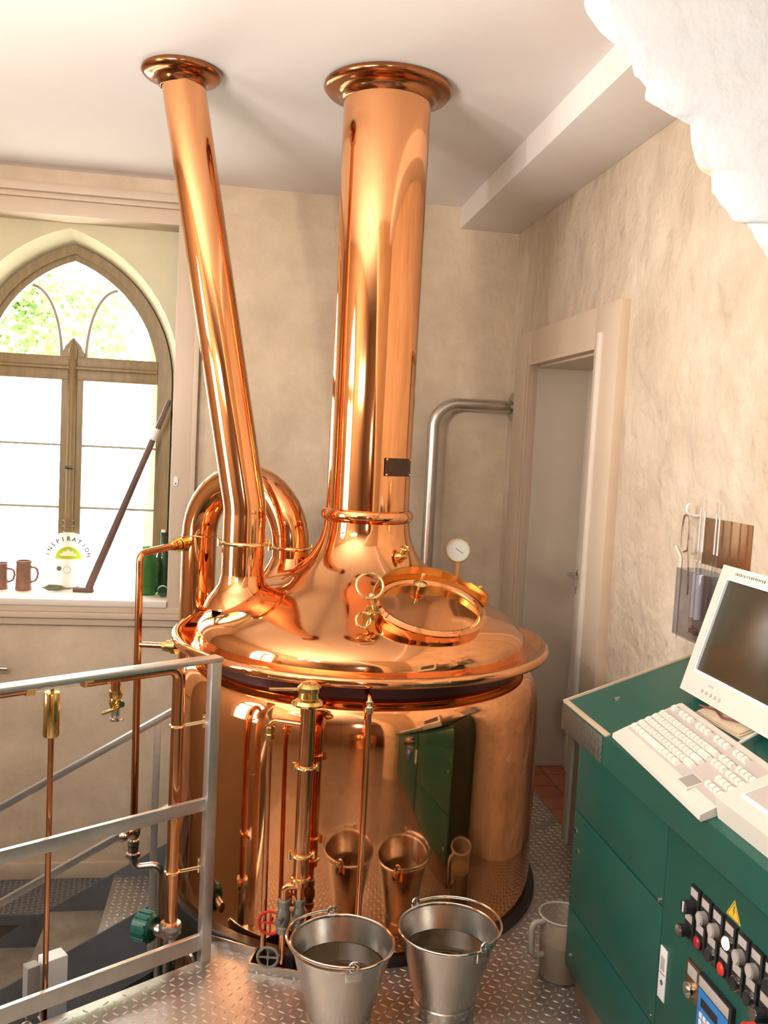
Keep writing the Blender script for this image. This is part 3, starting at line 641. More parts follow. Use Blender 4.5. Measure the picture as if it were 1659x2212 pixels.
MB().lathe([(0.008, 0.775), (0.0125, 0.779), (0.0125, 0.795), (0.009, 0.799), (0.0115, 0.803), (0.0115, 0.812), (0.008, 0.815)], (0.383, 2.528, 0), 12).build('union_nut', 'brass_pale', V)

# ------------------------------------------------------------------ steel pipe on the end wall
W = thing('steel_wall_pipe', 'bent stainless steel pipe entering the wall beside the door', 'pipe', (0.95, 4.58, 0))
MB().tube([(0.953, 4.58, 0.3), (0.950, 4.58, 1.765), (1.36, 4.58, 1.765)], 0.031, 28, 0.125, 12).build('tube', 'steel', W)
MB().lathe([(0.034, 0), (0.072, 0.002), (0.074, 0.008), (0.070, 0.014), (0.034, 0.016)], M=frame((XR + 0.001, 4.58, 1.765), (0, 1, 0), (0, 0, 1), (-1, 0, 0)) if False else frame((1.366, 4.58, 1.765), (0, 0, 1), (0, 1, 0), (-1, 0, 0)), seg=36).build('wall_flange', 'steel', W)

# ------------------------------------------------------------------ railing
RL = thing('platform_railing', 'welded flat-bar steel railing at the platform edge', 'railing', tuple(P0))
RM = frame(tuple(P0), RU, Vector((-RU.y, RU.x, 0)), (0, 0, 1))
MB().bbox((0.0, -0.006, -0.03), (0.032, 0.022, 0.905), 0.002, RM).build('post', 'steel_flat', RL)
MB().bbox((-0.004, -0.022, 0.897), (2.5, 0.024, 0.911), 0.002, RM).build('top_rail', 'steel_flat', RL)
MB().bbox((0.0, -0.008, 0.458), (2.5, 0.008, 0.494), 0.002, RM).build('middle_rail', 'steel_flat', RL)
MB().bbox((0.0, -0.008, 0.036), (2.5, 0.008, 0.082), 0.002, RM).build('bottom_rail', 'steel_flat', RL)
MB().bbox((2.46, -0.006, -0.03), (2.492, 0.022, 0.905), 0.002, RM).build('post', 'steel_flat', RL)

# pipework hung on the railing
HP = thing('rail_pipework', 'copper pipe with sight glass and tap running under the railing top', 'pipe', (-0.157, 2.652, 0))
def rp(s, off, z): q = P0 + RU * s + RN * off; return Vector((q.x, q.y, z))
def s_of(x): return (x - P0.x - RN.x * 0.07) / RU.x
v0 = s_of(-0.160)
MB().tube([rp(v0, 0.07, 0.10), rp(v0, 0.07, 0.873), rp(s_of(-0.395), 0.07, 0.873)], 0.0185, 20, 0.035).build('vertical_tube', 'copper_pipe', HP)
MB().tube([rp(s_of(-0.52), 0.07, 0.875), rp(2.3, 0.07, 0.875)], 0.0165, 16).build('horizontal_tube', 'copper_pipe', HP)
MB().tube([rp(s_of(-0.39), 0.07, 0.875), rp(s_of(-0.525), 0.07, 0.875)], 0.013, 16).build('sight_glass', 'clear', HP)
MB().tube([rp(s_of(-0.39), 0.07, 0.875), rp(s_of(-0.525), 0.07, 0.875)], 0.006, 10).build('sight_glass_rod', 'chrome', HP)
for sx_ in (-0.393, -0.522):
    a = rp(s_of(sx_) - 0.012, 0.07, 0.875); b = rp(s_of(sx_) + 0.012, 0.07, 0.875); MB().cyl(a, b, 0.021, 6).build('union_nut', 'brass', HP)
for zz in (0.70, 0.26):
    c = rp(v0, 0.07, zz); mb = MB().torus(0.020, 0.004, Matrix.Translation(c), 24, 8); mb.cyl(c + Vector((0.015, 0, 0)), rp(0.016, 0.02, zz + 0.015), 0.005, 8); mb.cyl(rp(0.01, 0.045, zz - 0.012), rp(0.01, 0.045, zz + 0.03), 0.006, 8); mb.build('pipe_clamp', 'brass_pale', HP)
MB().lathe([(0.019, 0.10), (0.030, 0.104), (0.034, 0.095), (0.034, 0.078), (0.028, 0.066), (0.019, 0.062), (0.019, -0.35)], tuple(rp(v0, 0.07, 0))[:2] + (0,), 20).build('steel_coupling', 'steel', HP)
# tap
tb = rp(s_of(-0.322), 0.07, 0)
mb = MB(); mb.cyl((tb.x, tb.y, 0.868), (tb.x, tb.y, 0.830), 0.014, 14); mb.build('tap_tee', 'copper_pipe', HP)
mb = MB(); mb.lathe([(0.010, 0.780), (0.014, 0.784), (0.018, 0.797), (0.015, 0.812), (0.018, 0.818), (0.018, 0.832), (0.010, 0.834)], (tb.x, tb.y, 0), 14); mb.cyl((tb.x, tb.y, 0.80), (tb.x + 0.02, tb.y - 0.028, 0.802), 0.009, 10); tp = mb.build('tap', 'brass', HP)
M_ = frame((tb.x - 0.002, tb.y - 0.02, 0.786), RU * -1 + Vector((0, 0, 0.25)), RN, Vector((0, 0, 1))); MB().bbox((-0.034, -0.006, -0.003), (0.03, 0.006, 0.003), 0.002, M_).build('tap_lever', 'brass', tp)
mb = MB(); mb.lathe([(0.011, 0.782), (0.012, 0.765), (0.010, 0.757), (0.014, 0.754), (0.014, 0.748), (0.006, 0.746)], (tb.x, tb.y, 0), 12); mb.cyl((tb.x, tb.y, 0.752), (tb.x + 0.022, tb.y - 0.006, 0.752), 0.004, 8); mb.build('tap_nozzle', 'chrome', tp)
# hanging brass cylinder
BC = thing('brass_float_cylinder', 'brass cylinder on a thin copper pipe hanging under the sight glass', 'pipe', tuple(rp(s_of(-0.4715), 0.07, 0)))
bc = rp(s_of(-0.4715), 0.07, 0)
MB().lathe([(0.006, 0.862), (0.006, 0.856), (0.019, 0.855), (0.0205, 0.852), (0.0205, 0.740), (0.019, 0.737), (0.007, 0.736)], (bc.x, bc.y, 0), 24).build('cylinder', 'brass', BC)
MB().cyl((bc.x, bc.y, 0.738), (bc.x, bc.y, -0.5), 0.0075, 12).build('thin_tube', 'copper_pipe', BC)

# thin riser with valve, left of the kettle
TR = thing('valve_riser', 'slim copper riser with steel valve left of the kettle', 'pipe', (-0.355, 3.4, 0))
MB().tube([(-0.225, 3.62, 1.115), (-0.36, 3.4, 1.10), (-0.352, 3.4, 0.10)], 0.0135, 14, 0.03).build('tube', 'copper_pipe', TR)
MB().tube([(-0.353, 3.4, 0.765), (-0.19, 3.33, 0.775)], 0.011, 12).build('branch_tube', 'copper_pipe', TR)
for a, b in (((-0.262, 3.56, 1.112), (-0.222, 3.625, 1.116)), ((-0.262, 3.36, 0.770), (-0.212, 3.34, 0.774))):
    a = Vector(a); b = Vector(b); m_ = (a + b) / 2; d = (b - a)
    mb = MB().cyl(a, a + d * 0.25, 0.019, 6); mb.cyl(a + d * 0.3, a + d * 0.6, 0.022, 16); mb.cyl(a + d * 0.65, b, 0.029, 16); mb.build('brass_union', 'brass', TR)
gate_valve(TR, -0.351, 3.4, 0.0, 1.15, 'chrome'); MB().sphere((-0.385, 3.36, 0.055), 0.022, 12).build('valve_knob', 'chrome', TR)
MB().lathe([(0.015, -0.045), (0.027, -0.04), (0.027, -0.026), (0.02, -0.022), (0.02, 0.0)], (-0.351, 3.4, 0), 14).build('hose_union', 'chrome', TR)
MB().tube([(-0.351, 3.4, -0.035), (-0.345, 3.4, -0.085), (-0.25, 3.4, -0.075), (-0.245, 3.4, -0.9)], 0.0155, 14, 0.03).build('steel_bend', 'steel', TR)
# green actuator valve at the foot of the railing pipe
GV = thing('green_valve', 'round green valve actuator on the pipe behind the railing', 'valve', (-0.2, 2.78, 0.0))
gM = frame((-0.235, 2.80, 0.01), (0, 0, 1), (0.5, 0.85, 0), (-0.85, 0.5, 0))
mb = MB().lathe([(0.001, 0.045), (0.036, 0.044), (0.042, 0.038), (0.044, 0.01), (0.044, -0.012), (0.036, -0.02), (0.001, -0.02)], M=gM, seg=24)
for k in range(12):
    a = 2 * PI * k / 12; mb.bbox((-0.004, -0.004, -0.01), (0.004, 0.004, 0.036), 0.001, gM @ Matrix.Rotation(a, 4, 'Z') @ Matrix.Translation((0.044, 0, 0)))
mb.build('actuator', 'valve_green', GV); MB().cyl(gM @ Vector((0, 0, -0.02)), gM @ Vector((0, 0, -0.085)), 0.018, 14).build('neck', 'steel', GV)
MB().tube([(-0.13, 2.72, -0.02), (-0.10, 2.69, -0.02), (-0.085, 2.68, -0.06)], 0.008, 10, 0.01).build('drain_cock', 'chrome', GV)
# white box + hook below the railing
jm = frame(tuple(rp(0.43, 0.115, -0.02)), RU, RN, (0, 0, 1))
JB = thing('junction_box', 'white plastic box behind the bottom rail of the railing', 'box', tuple(rp(0.43, 0.115, -0.02)))
MB().bbox((-0.045, -0.02, -0.06), (0.02, 0.03, 0.12), 0.004, jm).build('box_body', 'white_pl', JB); MB().bbox((0.03, -0.015, -0.03), (0.065, 0.02, 0.115), 0.003, jm).build('side_bracket', 'grey_pl', JB)
hk = MB().torus(0.016, 0.003, frame(tuple(rp(0.545, -0.02, 0.014)), RU, (0, 0, 1), RN), 20, 8, 0, PI * 1.6).build('steel_hook', 'chrome', None); tag(hk, 'small bent steel hook at the platform edge', 'hook')

# ------------------------------------------------------------------ staircase
ST = thing('staircase', 'short steel stair with checker plate treads descending below the window', 'stairs', (-0.5, 4.0, -1.2))
SL = 0.59; sz = lambda x: -0.402 + SL * (x + 0.292)
for yy, nm in ((3.75, 'stringer'), (4.30, 'stringer')):
    x0, x1 = -1.7, 0.38
    MB().prism([(x0, sz(x0)), (x1, sz(x1)), (x1, sz(x1) - 0.30), (x0, sz(x0) - 0.30)], yy - 0.005, yy + 0.005, lambda u, v, d: Vector((u, d, v))).build(nm, 'stringer', ST, False)
for k in range(6):
    xn = 0.05 - 0.288 * k; zt = sz(xn) - 0.01
    tdo = MB().bbox((xn, 3.755, zt - 0.03), (xn + 0.30, 4.295, zt), 0.003).build('tread', 'checker' if k in (0, 1, 2) else 'concrete', ST)
    if k <= 2:
        mb = MB(); lugs(mb, xn + 0.01, xn + 0.29, 3.76, 4.29, zt, 0.0, lambda x, y: True, 0.030); mb.build('tread_lug', 'checker_bump', tdo, True, 60, kind='stuff')
SR = thing('stair_railing', 'sloping steel stair handrail below the window', 'railing', (-0.3, 3.73, -0.45))
for nm, zz in (('hand_rail', 0.410), ('middle_rail', 0.008)):
    a = Vector((-1.6, 3.73, zz + 0.6 * (-1.6 + 0.253))); b = Vector((0.05, 3.73, zz + 0.6 * (0.05 + 0.253))); d = b - a
    M_ = frame(a, d, (0, 1, 0), d.cross(Vector((0, 1, 0)))); MB().bbox((0, -0.015, -0.013), (d.length, 0.015, 0.013), 0.002, M_).build(nm, 'steel_flat', SR)
for xp in (-0.303, -1.25): MB().bbox((xp - 0.014, 3.722, sz(xp) - 0.2), (xp + 0.014, 3.738, 0.40 + 0.6 * (xp + 0.253)), 0.002).build('post', 'steel_flat', SR)

# ------------------------------------------------------------------ buckets
def bucket(x, y, rot, label, hang, h=0.232, R=0.138, rb=0.083):
    t = thing('steel_bucket', label, 'bucket', (x, y, 0), group='stainless steel buckets in front of the kettle')
    c = (x, y, 0)
    MB().lathe([(rb - 0.004, 0.004), (rb, 0.0), (rb + 0.002, 0.002), (rb + 0.004, 0.030), (rb + 0.001, 0.033), (R - 0.004, h - 0.008), (R - 0.0055, h - 0.008), (rb, 0.033), (0.001, 0.032)], c, 64).build('bucket_body', 'bucket', t)
    MB().torus(R - 0.0015, 0.0045, Matrix.Translation((x, y, h - 0.004)), 64, 10).build('rolled_rim', 'chrome', t)
    lv = h * 0.70; rl = rb + (R - rb) * (lv - 0.033) / (h - 0.041) - 0.0065
    MB().lathe([(rl, lv), (rl * 0.6, lv - 0.0005), (0.001, lv)], c, 48).build('wort', 'wort', t)
    for s_ in (-1, 1):
        M = frame((x, y, h - 0.004), (math.cos(rot) * s_, math.sin(rot) * s_, 0), (-math.sin(rot) * s_, math.cos(rot) * s_, 0), (0, 0, 1))
        mb = MB().bbox((R - 0.004, -0.022, -0.028), (R + 0.002, 0.022, 0.004), 0.003, M); mb.torus(0.011, 0.0045, M @ Matrix.Translation((R + 0.002, 0, 0.012)) @ Matrix.Rotation(PI / 2, 4, 'Y'), 20, 8)
        mb.build('handle_ear', 'chrome', t)
    # bail handle lying on the rim at one side
    u = Vector((math.cos(rot), math.sin(rot), 0)); w = Vector((-math.sin(rot), math.cos(rot), 0)) * hang
    pts = []
    for i in range(25):
        a = PI * i / 24; pts.append(Vector((x, y, h + 0.008)) + u * (R + 0.004) * math.cos(a) + w * (R + 0.010) * math.sin(a) + Vector((0, 0, 0.006 * math.sin(a))))
    MB().tube(pts, 0.0042, 10).build('bail_handle', 'chrome', t)
    return t
bucket(0.308, 2.302, PI / 2 + 0.10, 'left stainless bucket of dark wort, its handle ears front and back', 1)
bucket(0.606, 2.352, -1.05, 'right stainless bucket of dark wort nearer the measuring jug', 1)

# measuring jug
J = thing('measuring_jug', 'translucent plastic measuring jug of pale liquid beside the console', 'jug', (0.985, 2.475, 0))
c = (0.985, 2.475, 0)
MB().lathe([(0.001, 0.003), (0.058, 0.0), (0.061, 0.004), (0.068, 0.185), (0.073, 0.190), (0.072, 0.193), (0.066, 0.189), (0.059, 0.006), (0.001, 0.006)], c, 40).build('jug_body', 'jug', J)
MB().lathe([(0.0585, 0.007), (0.0625, 0.112), (0.001, 0.112)], c, 40).build('liquid', 'beer', J)
MB().torus(0.070, 0.003, Matrix.Translation((0.985, 2.475, 0.191)), 40, 8).build('jug_rim', 'jug_solid', J)
MB().tube([(0.924, 2.46, 0.178), (0.890, 2.452, 0.180), (0.882, 2.450, 0.165), (0.884, 2.450, 0.09), (0.900, 2.455, 0.075), (0.926, 2.462, 0.08)], 0.009, 10, 0.015).build('jug_handle', 'jug_solid', J)

# ------------------------------------------------------------------ control console
CX = 0.955; CY1 = 2.37; CY0 = 1.02
C = thing('control_console', 'dark green control console with sloping top against the right wall', 'console', (CX, CY1, 0))
MB().bbox((CX + 0.03, CY0 + 0.02, 0.0), (XR - 0.005, CY1 - 0.015, 0.10), 0.003).build('plinth', 'plinth', C)
zt = lambda x: 0.872 + 0.364 * (x - 0.885)
MB().prism([(CX + 0.006, 0.10), (XR - 0.004, 0.10), (XR - 0.004, zt(XR) - 0.03), (CX + 0.006, 0.80)], CY0, CY1, lambda u, v, d: Vector((u, d, v))).build('cabinet', 'green', C, False)
tp = MB().prism([(0.886, 0.800), (0.99, 0.800), (XR - 0.004, zt(XR) - 0.035), (XR - 0.004, zt(XR)), (0.886, zt(0.886))], CY0 - 0.01, 2.325, lambda u, v, d: Vector((u, d, v))).build('desk_top', 'green', C, False)
# edge strips of the desk top
M_ = frame((0.885, 2.325, zt(0.885)), (0.94, 0, 0.342), (0, 1, 0), (-0.342, 0, 0.94))
MB().bbox((0.0, -0.001, -0.03), (0.51, 0.006, 0.006), 0.001, M_).build('edge_strip', 'green_edge', tp)
MB().bbox((0.0, -0.29, -0.002), (0.014, 0.006, 0.003), 0.001, M_).build('edge_strip', 'green_edge', tp)
MB().bbox((0.882, 2.05, 0.802), (0.887, 2.328, 0.868), 0.002).build('hammered_strip', mat('hammered_green', (0.18, 0.22, 0.20), 0.22, 0.8, bump=1.0, bscale=160, bdist=0.004), tp)
MB().cyl(M_ @ Vector((0.115, -0.10, 0)), M_ @ Vector((0.115, -0.10, 0.003)), 0.008, 12).build('screw', 'chrome', tp)
for za, zb in ((0.105, 0.277), (0.281, 0.555), (0.559, 0.745)): MB().bbox((CX, 1.825, za), (CX + 0.01, CY1 - 0.002, zb), 0.0015).build('front_panel', 'green', C)
MB().bbox((CX, 1.825, 0.749), (CX + 0.01, CY1 - 0.002, 0.80), 0.0015).build('front_panel', 'green', C)
cd = MB().bbox((CX - 0.005, CY0 + 0.01, 0.105), (CX + 0.01, 1.815, 0.745), 0.003).build('switch_door', 'green', C)
MB().bbox((CX, CY0 + 0.01, 0.749), (CX + 0.01, 1.815, 0.80), 0.0015).build('front_panel', 'green', C)
for y, z in ((1.84, 0.565), (1.845, 0.29), (2.33, 0.45), (2.35, 0.50), (2.33, 0.15)): MB().cyl((CX + 0.002, y, z), (CX - 0.003, y, z), 0.006, 10).build('screw', 'chrome', C)
XD = CX - 0.005
def dbox(y0, y1, z0, z1, d0, d1, nm, m, par, r=0.001): return MB().bbox((XD - d1, y0, z0), (XD - d0, y1, z1), r).build(nm, m, par)
def xcyl(y, z, r, d0, d1, nm, m, par, r2=None, seg=20): return MB().cyl((XD - d0, y, z), (XD - d1, y, z), r, seg, r2).build(nm, m, par)
def module(y, z, kind):
    b = dbox(y - 0.019, y + 0.019, z - 0.040, z + 0.017, -0.001, 0.008, 'switch_plate', 'black_pl', cd, 0.002)
    dbox(y - 0.014, y + 0.014, z - 0.004, z + 0.013, 0.008, 0.009, 'legend', 'label_gr', b, 0.0003)
    zc = z - 0.023
    if kind == 'white': xcyl(y, zc, 0.0135, 0.008, 0.020, 'push_button', 'grey_pl', b); xcyl(y, zc, 0.011, 0.02, 0.022, 'button_face', 'label_gr', b)
    elif kind == 'lit': xcyl(y, zc, 0.0145, 0.008, 0.014, 'bezel', 'chrome', b); MB().sphere((XD - 0.013, y, zc), 0.0125, 14, (0.6, 1, 1)).build('lens', 'lamp_on', b)
    elif kind == 'red': xcyl(y, zc, 0.014, 0.008, 0.013, 'bezel', 'black_pl', b); MB().sphere((XD - 0.012, y, zc), 0.013, 14, (0.5, 1, 1)).build('lens', 'red_pl', b)
    elif kind == 'darkred': xcyl(y, zc, 0.014, 0.008, 0.013, 'bezel', 'black_pl', b); MB().sphere((XD - 0.012, y, zc), 0.013, 14, (0.5, 1, 1)).build('lens', 'darkred', b)
    elif kind == 'black': xcyl(y, zc, 0.0145, 0.008, 0.012, 'bezel', 'chrome', b); xcyl(y, zc, 0.0125, 0.012, 0.016, 'push_button', 'black_pl', b)
    elif kind == 'knob': xcyl(y, zc, 0.014, 0.008, 0.03, 'selector_knob', 'black_pl', b); MB().bbox((XD - 0.032, y - 0.002, zc - 0.01), (XD - 0.028, y + 0.002, zc + 0.012), 0.0005).build('pointer', 'white_pl', b)
    elif kind == 'lock': xcyl(y, zc, 0.013, 0.008, 0.028, 'lock_barrel', 'black_pl', b); xcyl(y, zc, 0.011, 0.028, 0.031, 'key_slot', 'chrome', b)
for i, kd in enumerate(('knob', 'white', 'white', 'lit', 'white', 'white', 'black')): module(1.672 - 0.0455 * i, 0.662, kd)
for i, kd in enumerate(('lock', 'darkred', 'black', 'red', 'black', 'black', 'lock')): module(1.687 - 0.0465 * i, 0.604, kd)
mb = MB().cyl((XD, 1.36, 0.55), (XD - 0.035, 1.36, 0.55), 0.018, 20); e = mb.build('stop_shaft', 'black_pl', cd); xcyl(1.395, 0.555, 0.02, 0.03, 0.048, 'stop_button', 'red_pl', cd)
# warning triangle
tri = [(1.513, 0.684), (1.564, 0.684), (1.5385, 0.722)]
wt = MB().prism(tri, 0, 0.0008, lambda u, v, d: Vector((XD - d, u, v))).build('warning_sign', 'yellow', cd, False)
cx_, cz_ = 1.5385, 0.6967
for a, b in zip(tri, tri[1:] + tri[:1]):
    f = 0.82; A = (cx_ + (a[0] - cx_) * f, cz_ + (a[1] - cz_) * f); B = (cx_ + (b[0] - cx_) * f, cz_ + (b[1] - cz_) * f)
    MB().tube([(XD - 0.0009, *A), (XD - 0.0009, *B)], 0.0006, 6).build('border_line', 'ink', wt)
MB().prism([(1.5395, 0.710), (1.5355, 0.710), (1.5415, 0.699), (1.5385, 0.699), (1.5405, 0.689), (1.5350, 0.701), (1.5380, 0.701)][::-1], 0.0006, 0.0013, lambda u, v, d: Vector((XD - d, u, v))).build('bolt_symbol', 'ink', wt, False)
# white instruction plate, key lock plate, blue keypad
pw = dbox(1.774, 1.806, 0.366, 0.482, 0, 0.003, 'paper_plate', 'white_pl', cd); dbox(1.781, 1.799, 0.432, 0.462, 0.003, 0.0036, 'printed_block', 'label_gr', pw, 0.0002); dbox(1.778, 1.802, 0.424, 0.426, 0.003, 0.0036, 'printed_line', 'darkred', pw, 0.0002); xcyl(1.790, 0.404, 0.006, 0.003, 0.0036, 'printed_dot', 'ink', pw)
lk = dbox(1.632, 1.686, 0.448, 0.524, -0.001, 0.006, 'lock_plate', 'plate_br', cd, 0.002); dbox(1.640, 1.678, 0.494, 0.518, 0.006, 0.007, 'legend', 'label_gr', lk, 0.0003); xcyl(1.659, 0.470, 0.016, 0.006, 0.016, 'lock_barrel', 'chrome', lk); xcyl(1.659, 0.470, 0.009, 0.016, 0.020, 'key_slot', 'steel', lk)
kpd = dbox(1.505, 1.628, 0.34, 0.528, -0.001, 0.010, 'keypad_housing', 'black_pl', cd, 0.003); dbox(1.511, 1.622, 0.345, 0.500, 0.010, 0.012, 'keypad_face', 'blue', kpd, 0.001); dbox(1.511, 1.622, 0.503, 0.524, 0.010, 0.012, 'legend', 'label_gr', kpd, 0.001)
dbox(1.545, 1.608, 0.468, 0.486, 0.012, 0.013, 'display', 'black_pl', kpd, 0.0005)
for r in range(5):
    for q in range(4): dbox(1.598 - q * 0.0145, 1.609 - q * 0.0145, 0.446 - r * 0.0145, 0.457 - r * 0.0145, 0.012, 0.0145, 'keypad_key', 'white_pl', kpd, 0.001)
dbox(1.44, 1.48, 0.36, 0.46, -0.001, 0.006, 'lock_plate', 'plate_br', cd, 0.002)

# ------------------------------------------------------------------ keyboard on the sloping desk
TI = math.radians(20); ct, st = math.cos(TI), math.sin(TI)
KM = frame((0.893, 2.012, zt(0.893)), (0.048, -1, 0.0175), (ct, 0, st), (-st, 0, ct))
KM = frame((0.893, 2.012, zt(0.893) + 0.001), Vector((-0.045 * ct, -1, -0.045 * st)), Vector((ct, -0.045, st)), (-st, 0, ct))
KB = thing('computer_keyboard', 'cream computer keyboard with touchpad on the green desk', 'keyboard', M=KM)
prof = [(0.0, 0.004), (0.004, 0.013), (0.035, 0.017), (0.178, 0.030), (0.186, 0.028), (0.188, 0.004), (0.186, 0.0), (0.002, 0.0)]
MB().prism(prof, 0.0, 0.46, lambda u, v, d: Vector((d, u, v))).build('case', 'beige_pl', KB, True, 30, local=True)
MB().prism([(0.040, 0.0145), (0.040, 0.0185), (0.168, 0.0310), (0.168, 0.028)], 0.010, 0.452, lambda u, v, d: Vector((d, u, v))).build('key_shade_plate', 'label_gr', KB, False, local=True)  # greyer plate paints in the shade between the keys
def key(x, y, w, dd=0.014):
    z = 0.0135 + 0.0155 * (y / 0.145) * 0.9 + 0.001
    mb = MB(); h = 0.009
    vs = [(x, y, z), (x + w, y, z), (x + w, y + dd, z + 0.0012), (x, y + dd, z + 0.0012), (x + 0.002, y + 0.002, z + h), (x + w - 0.002, y + 0.002, z + h), (x + w - 0.002, y + dd - 0.003, z + h + 0.001), (x + 0.002, y + dd - 0.003, z + h + 0.001)]
    mb.add(vs, [(0, 3, 2, 1), (4, 5, 6, 7), (0, 1, 5, 4), (1, 2, 6, 5), (2, 3, 7, 6), (3, 0, 4, 7)]); mb.build('key', 'key_pl', KB, False, local=True)
P_ = 0.0182
for r in range(5):
    y = 0.046 + r * 0.0185; off = (0.0, 0.008, 0.004, 0.0, 0.0)[r]
    if r == 0:
        x = 0.016
        for w in (0.022, 0.018, 0.022): key(x, y, w); x += w + 0.003
        key(x, y, 0.105); x += 0.108
        for w in (0.022, 0.018, 0.022): key(x, y, w); x += w + 0.003
    else:
        key(0.016, y, 0.016 + off); x = 0.016 + 0.019 + off
        for q in range(12): key(x, y, 0.0155); x += P_
        key(x, y, 0.286 - x + 0.012)
for q in range(13):
    if q in (1, 5, 9): continue
    key(0.016 + q * 0.0215, 0.150, 0.0165)
for r in range(2):
    for q in range(3): key(0.312 + q * P_, 0.120 + r * 0.0185 - 0.018, 0.0155)
for r in range(4):
    for q in range(4): key(0.376 + q * P_, 0.056 + r * 0.0225, 0.0155)
for q in range(3): key(0.316 + q * P_, 0.150, 0.0155)
MB().bbox((0.318, 0.022, 0.014), (0.368, 0.062, 0.0215), 0.001).build('touchpad_frame', 'beige_pl', KB, local=True); MB().bbox((0.322, 0.026, 0.020), (0.364, 0.058, 0.0225), 0.0005).build('touchpad', 'grey_pl', KB, local=True)
MB().bbox((0.0, 0.118 + 0.018, 0.0262), (0.30, 0.1375, 0.0275), 0.0003).build('case_groove', 'label_gr', KB, local=True)

# ------------------------------------------------------------------ monitor
TL = math.radians(16.3)
MM = frame((1.105, 2.10, 0.975), (0, -1, 0), (math.sin(TL), 0, math.cos(TL)), (-math.cos(TL), 0, math.sin(TL)))
MO = thing('flat_monitor', 'beige flat-panel monitor with dark screen leaning back on the desk', 'monitor', M=MM)
def frame_rect(x0, x1, y0, y1, bx0, bx1, by0, by1, z0, z1):
    A = [(x0, y0), (x1, y0), (x1, y1), (x0, y1)]; B = [(bx0, by0), (bx1, by0), (bx1, by1), (bx0, by1)]; mb = MB()
    vs = [(u, v, z) for z in (z0, z1) for L in (A, B) for u, v in L]; fs = []
    for i in range(4):
        k = (i + 1) % 4; fs += [(i, k, 4 + k, 4 + i), (8 + i, 8 + k, 12 + k, 12 + i), (i, k, 8 + k, 8 + i), (4 + i, 4 + k, 12 + k, 12 + i)]
    return mb.add(vs, fs)
MW, MH = 0.43, 0.327
frame_rect(0, MW, 0, MH, 0.028, MW - 0.028, 0.055, MH - 0.028, -0.012, 0.006).build('bezel', 'beige_pl', MO, False, local=True)
frame_rect(0.026, MW - 0.026, 0.053, MH - 0.026, 0.034, MW - 0.034, 0.061, MH - 0.034, -0.006, 0.004).build('inner_bezel', 'white_pl', MO, False, local=True)
MB().bbox((0.03, 0.057, -0.008), (MW - 0.03, MH - 0.03, -0.002), 0.001).build('screen', 'screen', MO, local=True)
MB().bbox((0.004, 0.004, -0.045), (MW - 0.004, MH - 0.004, -0.012), 0.012).build('back_shell', 'beige_pl', MO, local=True)
MB().bbox((0.15, 0.03, -0.10), (0.28, 0.14, -0.04), 0.01).build('stand', 'beige_pl', MO, local=True)
for k in range(5): MB().cyl((0.100 + k * 0.020, 0.021, 0.0055), (0.100 + k * 0.020, 0.021, 0.0085), 0.0045, 14).build('menu_button', 'label_gr', MO, local=True)
MB().bbox((0.118, 0.037, 0.0058), (0.140, 0.042, 0.0065), 0.0002).build('maker_mark', 'label_gr', MO, local=True)
stk = MB().bbox((0.052, MH - 0.026, 0.0058), (0.21, MH - 0.002, 0.0064), 0.0003).build('note_strip', 'sticker', MO, local=True)
rg = random.Random(3); x = 0.066
while x < 0.19:
    w = rg.uniform(0.002, 0.006); MB().bbox((x, MH - 0.017 - rg.uniform(0, 0.002), 0.0062), (x + w, MH - 0.0115, 0.0068), 0.0002).build('ink_mark', 'ink', stk, local=True); x += w + rg.uniform(0.0015, 0.005)

# device at the lower right of the desk
DM = frame((0.905, 1.545, zt(0.905) + 0.001), Vector((0.0, -1, 0)), Vector((ct, 0, st)), (-st, 0, ct))
DV = thing('operator_panel', 'grey-beige operator panel box on the desk nearest the camera', 'control panel', M=DM)
MB().prism([(0.0, 0.0), (0.006, 0.042), (0.22, 0.05), (0.22, 0.0)], 0.0, 0.30, lambda u, v, d: Vector((d, u, v))).build('housing', 'beige_pl', DV, False, local=True)
MB().bbox((0.03, 0.04, 0.040), (0.28, 0.20, 0.0455), 0.001).build('inset_frame', 'white_pl', DV, local=True); MB().bbox((0.036, 0.047, 0.0445), (0.274, 0.193, 0.0475), 0.001).build('display', 'label_gr', DV, local=True)
# papers and cables behind the keyboard
PM = frame((1.082, 1.99, zt(1.082)), Vector((0.05, -1, 0.02)), Vector((ct, 0, st)), (-st, 0, ct))
PP = thing('paper_folder', 'worn brown paper folder lying under the monitor', 'paper', M=PM)
for k in range(3): MB().bbox((0.004 * k, 0.003 * k, 0.003 * k), (0.20 - 0.006 * k, 0.10, 0.003 * k + 0.0026), 0.0008).build('sheet', 'paper', PP, local=True)
cb = MB().tube([PM @ Vector(p) for p in ((0.0, 0.02, 0.015), (0.05, 0.03, 0.016), (0.10, 0.015, 0.016), (0.15, 0.03, 0.016), (0.22, 0.03, 0.012))], 0.0025, 8, 0.02).build('thin_cable', 'cable_d'); tag(cb, 'thin maroon cable trailing over the paper folder', 'cable')
cb = MB().tube([KM @ Vector((0.25, 0.187, 0.012)), KM @ Vector((0.25, 0.205, 0.016)), PM @ Vector((0.225, 0.05, 0.02)), PM @ Vector((0.23, 0.12, 0.012))], 0.004, 10, 0.015).build('keyboard_cable', 'cable'); tag(cb, 'grey cable looping out of the keyboard back', 'cable')

